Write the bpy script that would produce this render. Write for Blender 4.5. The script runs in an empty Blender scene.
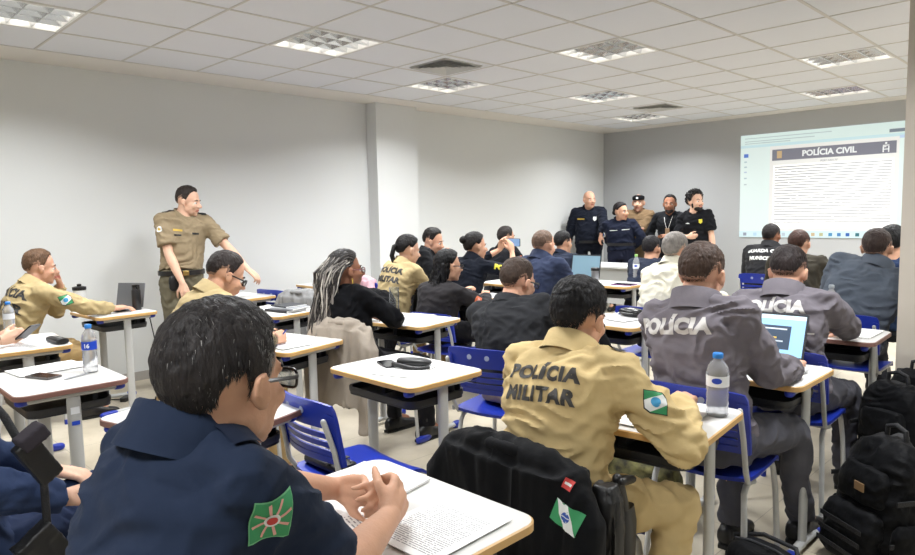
import bpy, bmesh, math, random
import numpy as np
from mathutils import Vector, Matrix, noise
from mathutils.bvhtree import BVHTree
random.seed(7); RNG = np.random.default_rng(5)
C = bpy.context.scene.collection
V = Vector
def rad(a): return math.radians(a)
def lin(c):
    o = []
    for v in c[:3]:
        v /= 255.0
        o.append(v/12.92 if v <= .04045 else ((v+.055)/1.055)**2.4)
    return (*o, 1.0)

# ------------------------------------------------------------ materials
MATS = {}
def mat(name, col, rough=.6, metal=0., bump=0., bscale=60., var=0., vscale=6., emit=0., trans=0., sheen=0., spec=.5,
        bstretch=(1, 1, 1), col2=None, coat=0.):
    if name in MATS: return MATS[name]
    m = bpy.data.materials.new(name); m.use_nodes = True
    nt = m.node_tree; N = nt.nodes; L = nt.links; b = N['Principled BSDF']
    b.inputs['Base Color'].default_value = lin(col)
    b.inputs['Roughness'].default_value = rough
    b.inputs['Metallic'].default_value = metal
    b.inputs['Specular IOR Level'].default_value = spec
    b.inputs['Transmission Weight'].default_value = trans
    b.inputs['Sheen Weight'].default_value = sheen
    b.inputs['Coat Weight'].default_value = coat
    if trans: b.inputs['IOR'].default_value = 1.2
    if emit:
        b.inputs['Emission Color'].default_value = lin(col); b.inputs['Emission Strength'].default_value = emit
    if bump or var or col2:
        tc = N.new('ShaderNodeTexCoord')
    if var or col2:
        n = N.new('ShaderNodeTexNoise'); n.inputs['Scale'].default_value = vscale; n.inputs['Detail'].default_value = 4
        L.new(tc.outputs['Object'], n.inputs['Vector'])
        r = N.new('ShaderNodeMix'); r.data_type = 'RGBA'
        k = 1-var
        a = lin(col); c2 = lin(col2) if col2 else (a[0]*k, a[1]*k, a[2]*k, 1)
        r.inputs[6].default_value = c2; r.inputs[7].default_value = a
        mr = N.new('ShaderNodeMapRange'); mr.inputs[1].default_value = .35; mr.inputs[2].default_value = .65
        L.new(n.outputs['Fac'], mr.inputs[0]); L.new(mr.outputs[0], r.inputs[0]); L.new(r.outputs[2], b.inputs['Base Color'])
        if emit: L.new(r.outputs[2], b.inputs['Emission Color'])
    if bump:
        n = N.new('ShaderNodeTexNoise'); n.inputs['Scale'].default_value = bscale; n.inputs['Detail'].default_value = 3
        mp = N.new('ShaderNodeMapping'); mp.inputs['Scale'].default_value = bstretch
        L.new(tc.outputs['Object'], mp.inputs[0]); L.new(mp.outputs[0], n.inputs['Vector'])
        bp = N.new('ShaderNodeBump'); bp.inputs['Strength'].default_value = bump; bp.inputs['Distance'].default_value = .01
        L.new(n.outputs['Fac'], bp.inputs['Height']); L.new(bp.outputs[0], b.inputs['Normal'])
    MATS[name] = m
    return m
def cloth(name, col, rough=.85, bump=.3, bscale=22, var=.10, sheen=.03):
    return mat('cloth_'+name, col, rough, bump=bump, bscale=bscale, var=var, vscale=9, sheen=sheen, spec=.12)
def skin(name, col):
    m = mat('skin_'+name, col, .58, bump=.12, bscale=140, var=.10, vscale=14, spec=.28)
    b = m.node_tree.nodes['Principled BSDF']
    b.inputs['Subsurface Weight'].default_value = .08
    b.inputs['Subsurface Radius'].default_value = (.02, .008, .005)
    return m
def printed(name, base=(244, 244, 243), ink=(95, 95, 100), rows=34, emit=0., thick=.38, margin=.1, head=.16, density=.42):
    """sheet with rows of printed words, in generated coordinates"""
    if name in MATS: return MATS[name]
    m = bpy.data.materials.new(name); m.use_nodes = True
    nt = m.node_tree; N = nt.nodes; L = nt.links; b = N['Principled BSDF']
    b.inputs['Roughness'].default_value = .7
    tc = N.new('ShaderNodeTexCoord'); sp = N.new('ShaderNodeSeparateXYZ'); L.new(tc.outputs['Generated'], sp.inputs[0])
    def M(op, a, bb=None, c=None):
        n = N.new('ShaderNodeMath'); n.operation = op
        for i, v in enumerate((a, bb, c)):
            if v is None: continue
            if isinstance(v, (int, float)): n.inputs[i].default_value = v
            else: L.new(v, n.inputs[i])
        return n.outputs[0]
    x, y = sp.outputs[0], sp.outputs[1]
    yr = M('MULTIPLY', y, float(rows)); row = M('FLOOR', yr); fr = M('FRACT', yr)
    line = M('LESS_THAN', fr, thick)
    cb = N.new('ShaderNodeCombineXYZ'); L.new(M('MULTIPLY', x, 38.), cb.inputs[0]); L.new(M('MULTIPLY', row, 7.31), cb.inputs[1])
    no = N.new('ShaderNodeTexNoise'); no.inputs['Scale'].default_value = 1.; no.inputs['Detail'].default_value = 1; L.new(cb.outputs[0], no.inputs['Vector'])
    word = M('GREATER_THAN', no.outputs['Fac'], density)
    cb2 = N.new('ShaderNodeCombineXYZ'); L.new(M('MULTIPLY', row, 3.17), cb2.inputs[0])
    no2 = N.new('ShaderNodeTexNoise'); no2.inputs['Scale'].default_value = 1.3; L.new(cb2.outputs[0], no2.inputs['Vector'])
    notblank = M('GREATER_THAN', no2.outputs['Fac'], .40)
    inx = M('MULTIPLY', M('GREATER_THAN', x, margin), M('LESS_THAN', x, 1-margin))
    iny = M('MULTIPLY', M('GREATER_THAN', y, .07), M('LESS_THAN', y, 1-head))
    f = M('MULTIPLY', M('MULTIPLY', M('MULTIPLY', line, word), M('MULTIPLY', inx, iny)), notblank)
    r = N.new('ShaderNodeMix'); r.data_type = 'RGBA'
    r.inputs[6].default_value = lin(base); r.inputs[7].default_value = lin(ink)
    L.new(f, r.inputs[0]); L.new(r.outputs[2], b.inputs['Base Color'])
    if emit:
        L.new(r.outputs[2], b.inputs['Emission Color']); b.inputs['Emission Strength'].default_value = emit
        b.inputs['Base Color'].default_value = (0, 0, 0, 1)
    MATS[name] = m
    return m

# ------------------------------------------------------------ geometry builder
class G:
    def __init__(s): s.v = []; s.f = []; s.m = []; s.cur = 0
    def add(s, vs, fs):
        o = len(s.v); s.v += [tuple(p) for p in vs]; s.f += [tuple(i+o for i in f) for f in fs]; s.m += [s.cur]*len(fs)
        return s
    def loft(s, rings, caps=True, closed=True):
        n = len(rings[0]); vs = [p for r in rings for p in r]; fs = []
        for i in range(len(rings)-1):
            for j in range(n if closed else n-1):
                k = (j+1) % n
                fs.append((i*n+j, i*n+k, (i+1)*n+k, (i+1)*n+j))
        if caps:
            fs.append(tuple(range(n-1, -1, -1))); fs.append(tuple(range((len(rings)-1)*n, len(rings)*n)))
        return s.add(vs, fs)
    def oval(s, stations, n=20, p=2.0, caps=True):
        """stations: (centre, axisA, axisB, a, b); ring order so that normals point outward when going along A x B"""
        rings = []
        for c, A, B, a, b in stations:
            r = []
            for i in range(n):
                t = 2*math.pi*i/n; ct, st = math.cos(t), math.sin(t)
                x = abs(ct)**(2/p)*(1 if ct >= 0 else -1)*a; y = abs(st)**(2/p)*(1 if st >= 0 else -1)*b
                r.append(V(c)+V(A)*x+V(B)*y)
            rings.append(r)
        return s.loft(rings, caps)
    def tube(s, pts, rs, n=12, ends='round'):
        """tube through points with radii; ends: round / flat"""
        pts = [V(p) for p in pts]
        if isinstance(rs, (int, float)): rs = [rs]*len(pts)
        rs = list(rs)
        T = []
        for i in range(len(pts)):
            a = pts[max(0, i-1)]; b = pts[min(len(pts)-1, i+1)]
            d = b-a
            T.append(d.normalized() if d.length > 1e-9 else V((0, 0, 1)))
        ref = V((0, 0, 1)) if abs(T[0].z) < .9 else V((1, 0, 0))
        st = []
        A = T[0].cross(ref).normalized()
        for i in range(len(pts)):
            A = (A-T[i]*A.dot(T[i]))
            A = A.normalized() if A.length > 1e-6 else T[i].orthogonal().normalized()
            B = T[i].cross(A)
            st.append([pts[i], A.copy(), B, rs[i], rs[i]])
        if ends in ('round', 'roundstart'):
            pre = []
            for a in (80, 55, 30):
                pre.append([pts[0]-T[0]*rs[0]*math.sin(rad(a)), st[0][1], st[0][2], rs[0]*math.cos(rad(a)), rs[0]*math.cos(rad(a))])
            st = pre+st
        if ends in ('round', 'roundend'):
            l = st[-1]
            for a in (30, 55, 80):
                st.append([pts[-1]+T[-1]*rs[-1]*math.sin(rad(a)), l[1], l[2], rs[-1]*math.cos(rad(a)), rs[-1]*math.cos(rad(a))])
        return s.oval(st, n)
    def ball(s, c, r, ax=None, n=16, p=2.0):
        if isinstance(r, (int, float)): r = (r, r, r)
        X, Y, Z = ax if ax else (V((1, 0, 0)), V((0, 1, 0)), V((0, 0, 1)))
        st = []; m = max(6, n//2)
        for i in range(m+1):
            a = -math.pi/2+math.pi*(i+.15)/(m+.3)
            ca, sa = abs(math.cos(a))**(2/p), math.sin(a); sa = abs(sa)**(2/p)*(1 if sa > 0 else -1)
            st.append((V(c)+Z*r[2]*sa, X, Y, r[0]*ca, r[1]*ca))
        return s.oval(st, n, p)
    def box(s, c, d, ax=None):
        X, Y, Z = ax if ax else (V((1, 0, 0)), V((0, 1, 0)), V((0, 0, 1)))
        c = V(c); vs = []
        for k in (-1, 1):
            for (i, j) in ((-1, -1), (1, -1), (1, 1), (-1, 1)):
                vs.append(c+X*i*d[0]/2+Y*j*d[1]/2+Z*k*d[2]/2)
        return s.add(vs, [(3, 2, 1, 0), (4, 5, 6, 7), (0, 1, 5, 4), (1, 2, 6, 5), (2, 3, 7, 6), (3, 0, 4, 7)])
    def prism(s, outline, z0, z1, M=None):
        n = len(outline); vs = [V((x, y, z0)) for x, y in outline]+[V((x, y, z1)) for x, y in outline]
        if M: vs = [M @ p for p in vs]
        fs = [tuple(range(n-1, -1, -1)), tuple(range(n, 2*n))]+[(i, (i+1) % n, n+(i+1) % n, n+i) for i in range(n)]
        return s.add(vs, fs)
    def mesh(s, name='m'):
        me = bpy.data.meshes.new(name); me.from_pydata([tuple(p) for p in s.v], [], s.f); me.update()
        if any(s.m): me.polygons.foreach_set('material_index', s.m)
        return me

def rrect(w, d, r, n=5, cx=0, cy=0):
    o = []
    for (sx, sy, a0) in ((1, 1, 0), (-1, 1, 90), (-1, -1, 180), (1, -1, 270)):
        for i in range(n+1):
            a = rad(a0+90*i/n); o.append((cx+sx*(w/2-r)+r*math.cos(a), cy+sy*(d/2-r)+r*math.sin(a)))
    return o
def wpos(o):
    p = V((0, 0, 0))
    while o: p = p+o.location; o = o.parent
    return p
def link(name, me, mats, parent=None, world=False, smooth=True, bevel=0.):
    """one mesh object; world=True: vertices are given in world coordinates"""
    if isinstance(me, G): me = me.mesh(name)
    o = bpy.data.objects.new(name, me); C.objects.link(o)
    for m in (mats if isinstance(mats, (list, tuple)) else [mats]): me.materials.append(m)
    if parent: o.parent = parent
    if world and parent:
        d = wpos(parent); me.transform(Matrix.Translation(-d))
    if smooth: me.polygons.foreach_set('use_smooth', [True]*len(me.polygons))
    if bevel:
        b = o.modifiers.new('bevel', 'BEVEL'); b.width = bevel; b.segments = 2; b.limit_method = 'ANGLE'; b.harden_normals = False
        if smooth: me.set_sharp_from_angle(angle=rad(40))
    elif smooth:
        me.set_sharp_from_angle(angle=rad(50))
    return o
def tag(o, label=None, cat=None, group=None, kind=None):
    if label: o['label'] = label
    if cat: o['category'] = cat
    if group: o['group'] = group
    if kind: o['kind'] = kind
    return o
def empty(name, loc, rz=0., label=None, cat=None, group=None):
    o = bpy.data.objects.new(name, None); C.objects.link(o); o.location = loc; o.rotation_euler = (0, 0, rad(rz)); o.empty_display_size = .1
    return tag(o, label, cat, group)
KIDS = {}
def copy_tree(o, parent=None):
    c = o.copy(); C.objects.link(c); c.parent = parent
    for ch in list(o.children): copy_tree(ch, c)
    return c
def dup(o, loc, rz=0., label=None, group=None):
    c = copy_tree(o); c.location = loc; c.rotation_euler = (0, 0, rad(rz))
    if label: c['label'] = label
    if group: c['group'] = group
    return c
def structure(name, g, m, smooth=False):
    o = link(name, g, m, None, smooth=smooth); o['kind'] = 'structure'; return o

def remesh(g, vox, smooth=4, disp=None):
    """union of closed shapes as ONE continuous surface"""
    me = g.mesh('tmp'); o = bpy.data.objects.new('tmp', me); C.objects.link(o)
    r = o.modifiers.new('r', 'REMESH'); r.mode = 'VOXEL'; r.voxel_size = vox; r.adaptivity = 0
    if smooth:
        s = o.modifiers.new('s', 'SMOOTH'); s.factor = .5; s.iterations = smooth
    bpy.context.view_layer.update()
    dg = bpy.context.evaluated_depsgraph_get()
    out = bpy.data.meshes.new_from_object(o.evaluated_get(dg))
    bpy.data.objects.remove(o); bpy.data.meshes.remove(me)
    if disp: displace(out, disp)
    return out
def displace(me, fn):
    n = len(me.vertices)
    co = np.empty(n*3); me.vertices.foreach_get('co', co); co = co.reshape(-1, 3)
    no = np.empty(n*3); me.vertex_normals.foreach_get('vector', no) if hasattr(me, 'vertex_normals') else me.vertices.foreach_get('normal', no)
    no = no.reshape(-1, 3)
    d = fn(co)
    co = co+no*d[:, None]
    me.vertices.foreach_set('co', co.ravel()); me.update()
def wrinkle(amp=.006, freq=9., seed=0., stretch=(1., 1., 1.)):
    def fn(co):
        out = np.empty(len(co)); s = np.array(stretch)*freq; q = co*s+seed*3.7
        for i, p in enumerate(q):
            w = noise.noise((p[0]*.8+5, p[1]*.8, p[2]*.5))
            v = noise.noise((p[0]+w*1.6, p[1]-w*1.3, p[2]+w*1.8))
            x = noise.noise((p[0]*2.4+w*2, p[1]*2.4+9, p[2]*2.1))
            out[i] = (abs(v)*-2.0+.38-abs(x)*.55+w*.3)
        return out*amp
    return fn
def bvh_of(me, off=V((0, 0, 0))):
    n = len(me.vertices)
    vs = [v.co+off for v in me.vertices]; return BVHTree.FromPolygons(vs, [tuple(p.vertices) for p in me.polygons])

# ------------------------------------------------------------ flat shapes wrapped onto surfaces (lettering, patches)
def text2d(s, size=.1, bold=.0, space=1.):
    cu = bpy.data.curves.new('t', 'FONT'); cu.body = s; cu.size = size; cu.align_x = 'CENTER'; cu.align_y = 'CENTER'; cu.offset = bold; cu.space_character = space
    cu.resolution_u = 3
    o = bpy.data.objects.new('t', cu); C.objects.link(o); bpy.context.view_layer.update()
    me = bpy.data.meshes.new_from_object(o.evaluated_get(bpy.context.evaluated_depsgraph_get()))
    bpy.data.objects.remove(o); bpy.data.curves.remove(cu)
    return me
def poly2d(*polys):
    me = bpy.data.meshes.new('p'); vs = []; fs = []
    for p in polys:
        fs.append(tuple(range(len(vs), len(vs)+len(p)))); vs += [(x, y, 0) for x, y in p]
    me.from_pydata(vs, [], fs); me.update(); return me
def circ(x, y, r, n=16): return [(x+r*math.cos(2*math.pi*i/n), y+r*math.sin(2*math.pi*i/n)) for i in range(n)]
def subdiv(me, s):
    bm = bmesh.new(); bm.from_mesh(me); bmesh.ops.triangulate(bm, faces=bm.faces[:])
    for _ in range(6):
        es = [e for e in bm.edges if e.calc_length() > s]
        if not es: break
        bmesh.ops.subdivide_edges(bm, edges=es, cuts=1, use_grid_fill=False)
        bmesh.ops.triangulate(bm, faces=bm.faces[:])
    bm.to_mesh(me); bm.free(); return me
def decal(name, layers, org, right, up, bvh, parent, off=.003, step=.012, thick=0.0):
    """layers: [(mesh2d, material)], projected along -(right x up) onto the surface, one object"""
    org, right, up = V(org), V(right).normalized(), V(up); up = (up-right*up.dot(right)).normalized(); nrm = right.cross(up)
    vs = []; fs = []; mi = []; mats = []
    for k, (me, m) in enumerate(layers):
        subdiv(me, step); o = len(vs); bad = set(); last = None
        for i, v in enumerate(me.vertices):
            p = org+right*v.co.x+up*v.co.y+nrm*.35
            h, n, _, _ = bvh.ray_cast(p, -nrm, .7)
            if h is None:
                bad.add(i+o); vs.append(tuple(org)); continue
            if n.dot(nrm) < 0: n = -n
            vs.append(tuple(h+n.lerp(nrm, .5)*(off+k*.0009)))
        for p in me.polygons:
            f = tuple(x+o for x in p.vertices)
            if not any(x in bad for x in f): fs.append(f); mi.append(k)
        mats.append(m)
    me = bpy.data.meshes.new(name); me.from_pydata(vs, [], fs); me.update(); me.polygons.foreach_set('material_index', mi)
    return link(name, me, mats, parent, world=True)
# ------------------------------------------------------------ people
def fr(yaw):
    a = rad(yaw); return V((math.cos(a), math.sin(a), 0)), V((-math.sin(a), math.cos(a), 0))
def rot_to(v, axis, ang): return Matrix.Rotation(rad(ang), 3, axis) @ v
def lerp(a, b, t): return a+(b-a)*t

def hand_geo(g, wrist, D, N, side, curl=30, thumb=35, spread=6, sc=1., curls=None):
    """palm with five fingers: D points to the knuckles, N is where the palm faces, side +1 puts the thumb on S"""
    D = V(D).normalized(); N = V(N); N = (N-D*N.dot(D)).normalized(); S = D.cross(N)*side
    W = V(wrist); k = sc
    kn = []
    for i, (off, ln) in enumerate(((.030, .088), (.010, .092), (-.011, .086), (-.030, .077))):
        q = W+D*ln*k+S*off*k
        g.tube([W+S*off*.55*k+D*.005, W+D*ln*.55*k+S*off*.85*k-N*.002, q], [.014*k, .0125*k, .0105*k], 10)
        kn.append(q)
    g.tube([W+D*.02*k, W+D*.065*k], [.021*k, .020*k], 12)
    g.tube([W+D*.015*k+S*.017*k+N*.008*k, W+D*.05*k+S*.026*k+N*.012*k], [.016*k, .012*k], 10)
    for i, (q, L) in enumerate(zip(kn, (.072, .080, .074, .058))):
        a = (2-i-.5)*spread; d = rot_to(D, N, a*side*-1 if False else a*side)
        c = curls[i] if curls else curl+i*4
        ax = d.cross(N).normalized()
        p = [q]; r = [.0100*k]; dd = d.copy()
        for j, (fl, w) in enumerate(((.45, .8), (.31, 1.15), (.24, .8))):
            dd = Matrix.Rotation(rad(c*w), 3, ax) @ dd
            p.append(p[-1]+dd*L*fl*k*1.06); r.append((.0088, .0080, .0066)[j]*k)
        g.tube(p, r, 10)
    b = W+D*.022*k+S*.022*k+N*.006*k
    t1 = (D*.62+S*math.sin(rad(thumb))*1.1+N*.35).normalized()
    t2 = (D*.85+S*math.sin(rad(thumb))*.45+N*.35).normalized(); t3 = (D*.95+S*.05+N*.4).normalized()
    p = [b, b+t1*.040*k, b+t1*.040*k+t2*.032*k, b+t1*.040*k+t2*.032*k+t3*.026*k]
    g.tube(p, [.0135*k, .0115*k, .0100*k, .0078*k], 10)

def head_geo(g, c, R, F, U, s=1., nose=1., chub=0., fem=False):
    def P(x, y, z): return c+(R*x+F*y+U*z)*s
    ax = (R, F, U)
    g.ball(P(0, -.018, .030), (.0755*s, .094*s, .088*s), ax, 24)
    g.ball(P(0, .022, -.030), ((.060+chub*.6)*s, .066*s, .078*s), ax, 20)
    g.ball(P(0, .030, -.072), ((.047+chub)*s, (.052+chub*.3)*s, .040*s), ax, 16)
    for sx in (-1, 1):
        g.ball(P(sx*.045, .005, -.055), ((.017+chub*.6)*s, .034*s, .034*s), ax, 12)     # jaw corner
        g.ball(P(sx*.034, .062, -.030), (.022*s, .022*s, .022*s), ax, 12)                # cheek
        eF = (F*.9+R*sx*.42).normalized(); eN = eF.cross(U)
        g.ball(P(sx*.0790, -.006, -.012), (.0088*s, .0185*s, .030*s), (eN, eF, (U-F*.15).normalized()), 12)
        g.tube([P(sx*.081, .008, .006), P(sx*.086, -.007, .017), P(sx*.090, -.021, .010), P(sx*.086, -.020, -.012), P(sx*.078, -.005, -.034)], [.005*s, .0058*s, .0058*s, .0055*s, .0065*s], 8)
    g.ball(P(0, .066, -.100), (.019*s, .016*s, .015*s), ax, 12)
    g.tube([P(-.036, .068, .016), P(0, .080, .013), P(.036, .068, .016)], [.011*s, .010*s, .011*s], 10)
    n = nose
    g.tube([P(0, .080, .008), P(0, .092*1, -.012), P(0, .098+.008*n, -.030)], [.008*s, .0095*s, .0125*s], 10)
    for sx in (-1, 1): g.ball(P(sx*.0115, .094, -.034), (.0085*s, .010*s, .008*s), ax, 10)
    g.ball(P(0, .078, -.060), (.022*s, .014*s, .012*s), ax, 12)
    g.tube([P(-.020, .080, -.058), P(0, .089, -.056), P(.020, .080, -.058)], [.0050*s, .0062*s, .0050*s], 8)
    g.tube([P(-.018, .080, -.066), P(0, .087, -.067), P(.018, .080, -.066)], [.0055*s, .0068*s, .0055*s], 8)

HAIRC = V((0, -.018, .030)); HAIRR = V((.0785, .0975, .0915))
def hairline(az, style):
    """lowest covered elevation (deg) at azimuth az (0 front .. 180 back)"""
    def interp(tab):
        for (a0, e0), (a1, e1) in zip(tab, tab[1:]):
            if az <= a1: return e0+(e1-e0)*(az-a0)/(a1-a0)
        return tab[-1][1]
    if style == 'recede': return interp([(0, 50), (22, 62), (45, 40), (62, 14), (80, -28), (92, -30), (100, -6), (118, -12), (132, -42), (180, -48)])
    if style == 'balding': return interp([(0, 80), (40, 74), (60, 40), (75, 5), (85, -22), (95, -12), (118, -14), (132, -42), (180, -46)])
    if style in ('bun', 'pony', 'long', 'braids'): return interp([(0, 36), (40, 30), (65, 12), (85, -12), (100, 0), (115, -18), (130, -44), (180, -52)])
    return interp([(0, 36), (28, 40), (48, 30), (62, 14), (80, -28), (92, -30), (100, -4), (118, -14), (132, -42), (180, -48)])
def hair_geo(c, R, F, U, s, style='short', top=.014, side=.005, lump=.003, seed=0, nu=72, nv=48, fuzz=.0, fade=16.):
    g = G(); rows = []
    for j in range(nv+1):
        el = -70+160*j/nv
        ring = []
        for i in range(nu):
            az = 360*i/nu; a = az if az <= 180 else 360-az
            d = V((math.sin(rad(az))*math.cos(rad(el)), math.cos(rad(az))*math.cos(rad(el)), math.sin(rad(el))))
            base = V((d.x*HAIRR.x, d.y*HAIRR.y, d.z*HAIRR.z))
            cov = (el-hairline(a, style))/9.+noise.noise(d*9+V((seed, 0, 0)))*.35
            cov = max(0., min(1., cov))
            if style in ('recede', 'short', 'flat') and a < 75 and el < 20: pass
            w = max(0., min(1., (el-5)/45)); w = w*w*(3-2*w)
            t = side+(top-side)*w
            t += lump*(noise.noise(d*7+V((seed*3.1, 0, 0))))
            if fuzz: t += fuzz*noise.noise(d*26+V((0, seed, 0)))
            if style == 'flat' and el > 20: t += .006*abs(math.cos(rad(az)))*w
            if style in ('short', 'recede', 'balding'):
                e_ = max(0., min(1., (el-hairline(a, style))/(30. if az < 70 or az > 290 else 42.))); t = .0016+(t-.0016)*e_*(2-e_)
            k = 1+(t*cov-.012*(1-cov))/base.length
            p = HAIRC+base*k
            ring.append(c+(R*p.x+F*p.y+U*p.z)*s)
        rows.append(ring)
    rows = [r[::-1] for r in rows]
    g.loft(rows)
    if style in ('short', 'recede', 'balding'):
        fi = 0
        for j in range(nv):
            for i in range(nu):
                el = -70+160*(j+.5)/nv; az = 360-360*(i+.5)/nu; a = az if az <= 180 else 360-az
                lim = fade if a > 60 else fade*.15
                if el-hairline(a, style) < lim+6*noise.noise(V((i*.9, j*.9, seed))): g.m[fi] = 1
                fi += 1
    return g
def strands(g, c, R, F, U, s, n, style, top, side, length=.022, comb=V((0, -.6, -.5)), seed=1, w=.0011, zmin=-90, greyfn=None, mats2=False, tuft=0.):
    rnd = random.Random(seed)
    k = 0
    while k < n:
        z = rnd.uniform(-.85, 1); a = rnd.uniform(0, 2*math.pi); q = math.sqrt(1-z*z)
        d = V((q*math.sin(a), q*math.cos(a), z)); el = math.degrees(math.asin(z)); az = abs(math.degrees(math.atan2(d.x, d.y)))
        if el < hairline(az, style)+3: continue
        k += 1
        wt = max(0., min(1., (el-5)/45)); L = (side*1.6+(length-side*1.6)*wt)*rnd.uniform(.7, 1.25)
        base = V((d.x*HAIRR.x, d.y*HAIRR.y, d.z*HAIRR.z))*(1+(side+(top-side)*wt)*.75/.09)
        cl = V((noise.noise(d*5+V((seed, 0, 0))), noise.noise(d*5+V((0, seed, 0))), noise.noise(d*5+V((0, 0, seed)))))
        cv = comb(d) if callable(comb) else comb
        tn = (cv+cl*(.5+tuft)); tn = (tn-d*tn.dot(d)); tn = tn.normalized() if tn.length > 1e-5 else V((0, -1, 0))
        rise = .38+tuft*.4
        p0 = HAIRC+base*.97; p1 = p0+(d*rise+tn*.7)*L*.5; p2 = p1+(d*(rise-.45)+tn)*L*.55
        sd = d.cross(tn).normalized()*w
        P = [c+(R*p.x+F*p.y+U*p.z)*s for p in (p0-sd, p0+sd, p1-sd*.8, p1+sd*.8, p2)]
        g.cur = 2 if (greyfn and rnd.random() < greyfn(d)) else 0
        g.add(P, [(0, 1, 3, 2), (2, 3, 4)])
    g.cur = 0

SK = dict(fair=(222, 174, 148), light=(228, 184, 158), tan=(212, 164, 136), brown=(160, 112, 88), dark=(122, 82, 62), pink=(220, 170, 144), olive=(196, 150, 122))
PNUM = [0]
def person(label, pel, head, yaw=0., syaw=None, hyaw=None, hpitch=0., hroll=0., hs=1.04, sk='tan', w=1., group=None,
           hair=None, hcol=(28, 24, 22), top=(80, 80, 80), topname='shirt', tname='x', sleeve='long', thick=.014, collar=None,
           legs=(40, 42, 48), lname='y', shoe=(22, 22, 24), L=None, Rt=None, vox=.009, stand=False, belly=0., bow=.05, pose_legs=None,
           fem=False, nose=1., chub=0., neck=None, wr=.006, glasses=None, beard=None, hairkw=None, sdrop=.040, swid=.172, hem=0.0,
           topmat=None, vis_face=True):
    PNUM[0] += 1; pn = PNUM[0]
    P = V(pel); Hc = V(head)
    syaw = yaw if syaw is None else syaw; hyaw = syaw if hyaw is None else hyaw
    pR, pF = fr(yaw); sR, sF = fr(syaw); Z = V((0, 0, 1))
    hR, hF = fr(hyaw); hU = Z.copy()
    hF = rot_to(hF, hR, -hpitch); hU = rot_to(hU, hR, -hpitch)
    if hroll: hR = rot_to(hR, hF, hroll); hU = rot_to(hU, hF, hroll)
    hR, hF, hU = hR.normalized(), hF.normalized(), hU.normalized()
    N = V(neck) if neck else Hc-hU*.098*hs-Z*.026*hs-hF*.036
    root = empty('person', (P.x, P.y, 0), 0, label, 'person', group)
    skm = skin(sk, SK[sk])
    # spine
    ctrl = lerp(P, N, .5)-sF*bow
    def sp(t): return P*(1-t)**2+ctrl*2*t*(1-t)+N*t*t
    def spt(t): return ((ctrl-P)*(1-t)+(N-ctrl)*t).normalized()
    def frame(t):
        T = spt(t); a = lerp(pR, sR, min(1, t*1.1)); a = (a-T*a.dot(T)).normalized(); return sp(t), a, T.cross(a), T
    def torso(g, ex, hemt=0., topcut=True):
        prof = [(-.10, .160, .125), (0, .170, .128), (.14, .165, .122+belly*.6), (.3, .156, .115+belly), (.5, .162, .118+belly*.8), (.7, .176, .122), (.84, .178, .112), (.93, .150, .092), (1.0, .085, .070)]
        st = []
        for t, a, b in prof:
            if t < hemt-.02: continue
            c, A, B, T = frame(max(0, t)); c = c+T*(min(0, t)*.5)
            if belly: c = c+B*belly*.5*max(0, 1-abs(t-.35)*2.5)
            st.append((c, A, B, a*w+ex, b+ex))
        g.oval(st, 28, 2.3)
    c9, A9, B9, T9 = frame(.93)
    shs = [N-T9*sdrop-A9*swid*w, N-T9*sdrop+A9*swid*w]   # left, right
    arms = []
    for side, sh, q in ((-1, shs[0], L), (1, shs[1], Rt)):
        q = dict(q or {})
        if 'w' not in q:
            q['w'] = (sh+sR*side*.06*w-Z*.50+sF*.04) if stand else (sh+sF*.36-sR*side*.04+Z*0)
            if not stand: q['w'].z = .80
        W = V(q['w']); sh = sh+V(q.get('sh', (0, 0, 0)))
        l1, l2 = .285*(.93 if fem else 1)*q.get('l', 1), .255*(.93 if fem else 1)*q.get('l', 1)
        d = W-sh; D = min(d.length, (l1+l2)*.995)
        if d.length > D: l1 *= d.length/D; l2 *= d.length/D; D = d.length*.999
        a = (l1*l1-l2*l2+D*D)/(2*D); h = math.sqrt(max(1e-6, l1*l1-a*a)); dn = d.normalized()
        hint = V(q.get('e', sR*side*.5-Z*.9-sF*.2)); hint = (hint-dn*hint.dot(dn)).normalized()
        E = sh+dn*a+hint*h
        hd = V(q.get('d', (W-E))).normalized()
        arms.append(dict(side=side, sh=sh, E=E, W=W, d=hd, n=V(q.get('n', -Z)), q=q))
    # legs
    hip = [P-pR*.092*w, P+pR*.092*w]
    if pose_legs: lg = [(V(a), V(b), V(c)) for a, b, c in pose_legs]
    elif stand: lg = [(hip[i]+V((0, 0, -.42))+pF*.02, V((hip[i].x, hip[i].y, .09))-pF*.02+pR*(-.02, .02)[i], pF+pR*(-.25, .25)[i]) for i in (0, 1)]
    else:
        lg = []
        for i in (0, 1):
            k = hip[i]+pF*.42+pR*(-.06, .06)[i]; k.z = .50
            lg.append((k, V((k.x, k.y, .09))+pF*.01, pF.copy()))
    # body
    g = G(); torso(g, -.022)
    nb = Hc-hU*.045*hs-hF*.022*hs; nr = .051 if fem else .0635
    g.tube([N-T9*.05, N, lerp(N, nb, .5), nb], [nr*1.25, nr*1.12, nr, nr*.97], 18)
    head_geo(g, Hc, hR, hF, hU, hs, nose, chub, fem)
    ar = .86 if fem else 1.
    for a in arms:
        g.tube([N-T9*.035, a['sh']], [.050, .046*ar], 12)
        g.tube([a['sh'], lerp(a['sh'], a['E'], .45), a['E']], [.050*ar, .046*ar, .038*ar], 14)
        g.tube([a['E'], lerp(a['E'], a['W'], .3), lerp(a['E'], a['W'], .75), a['W']], [.039*ar, .042*ar, .031*ar, .0255*ar], 14)
        q = a['q']
        hand_geo(g, a['W']+a['d']*.006, a['d'], a['n'], q.get('ts', 1), q.get('curl', 28), q.get('thumb', 35), q.get('spread', 5), .93 if fem else 1.03, q.get('curls'))
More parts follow.
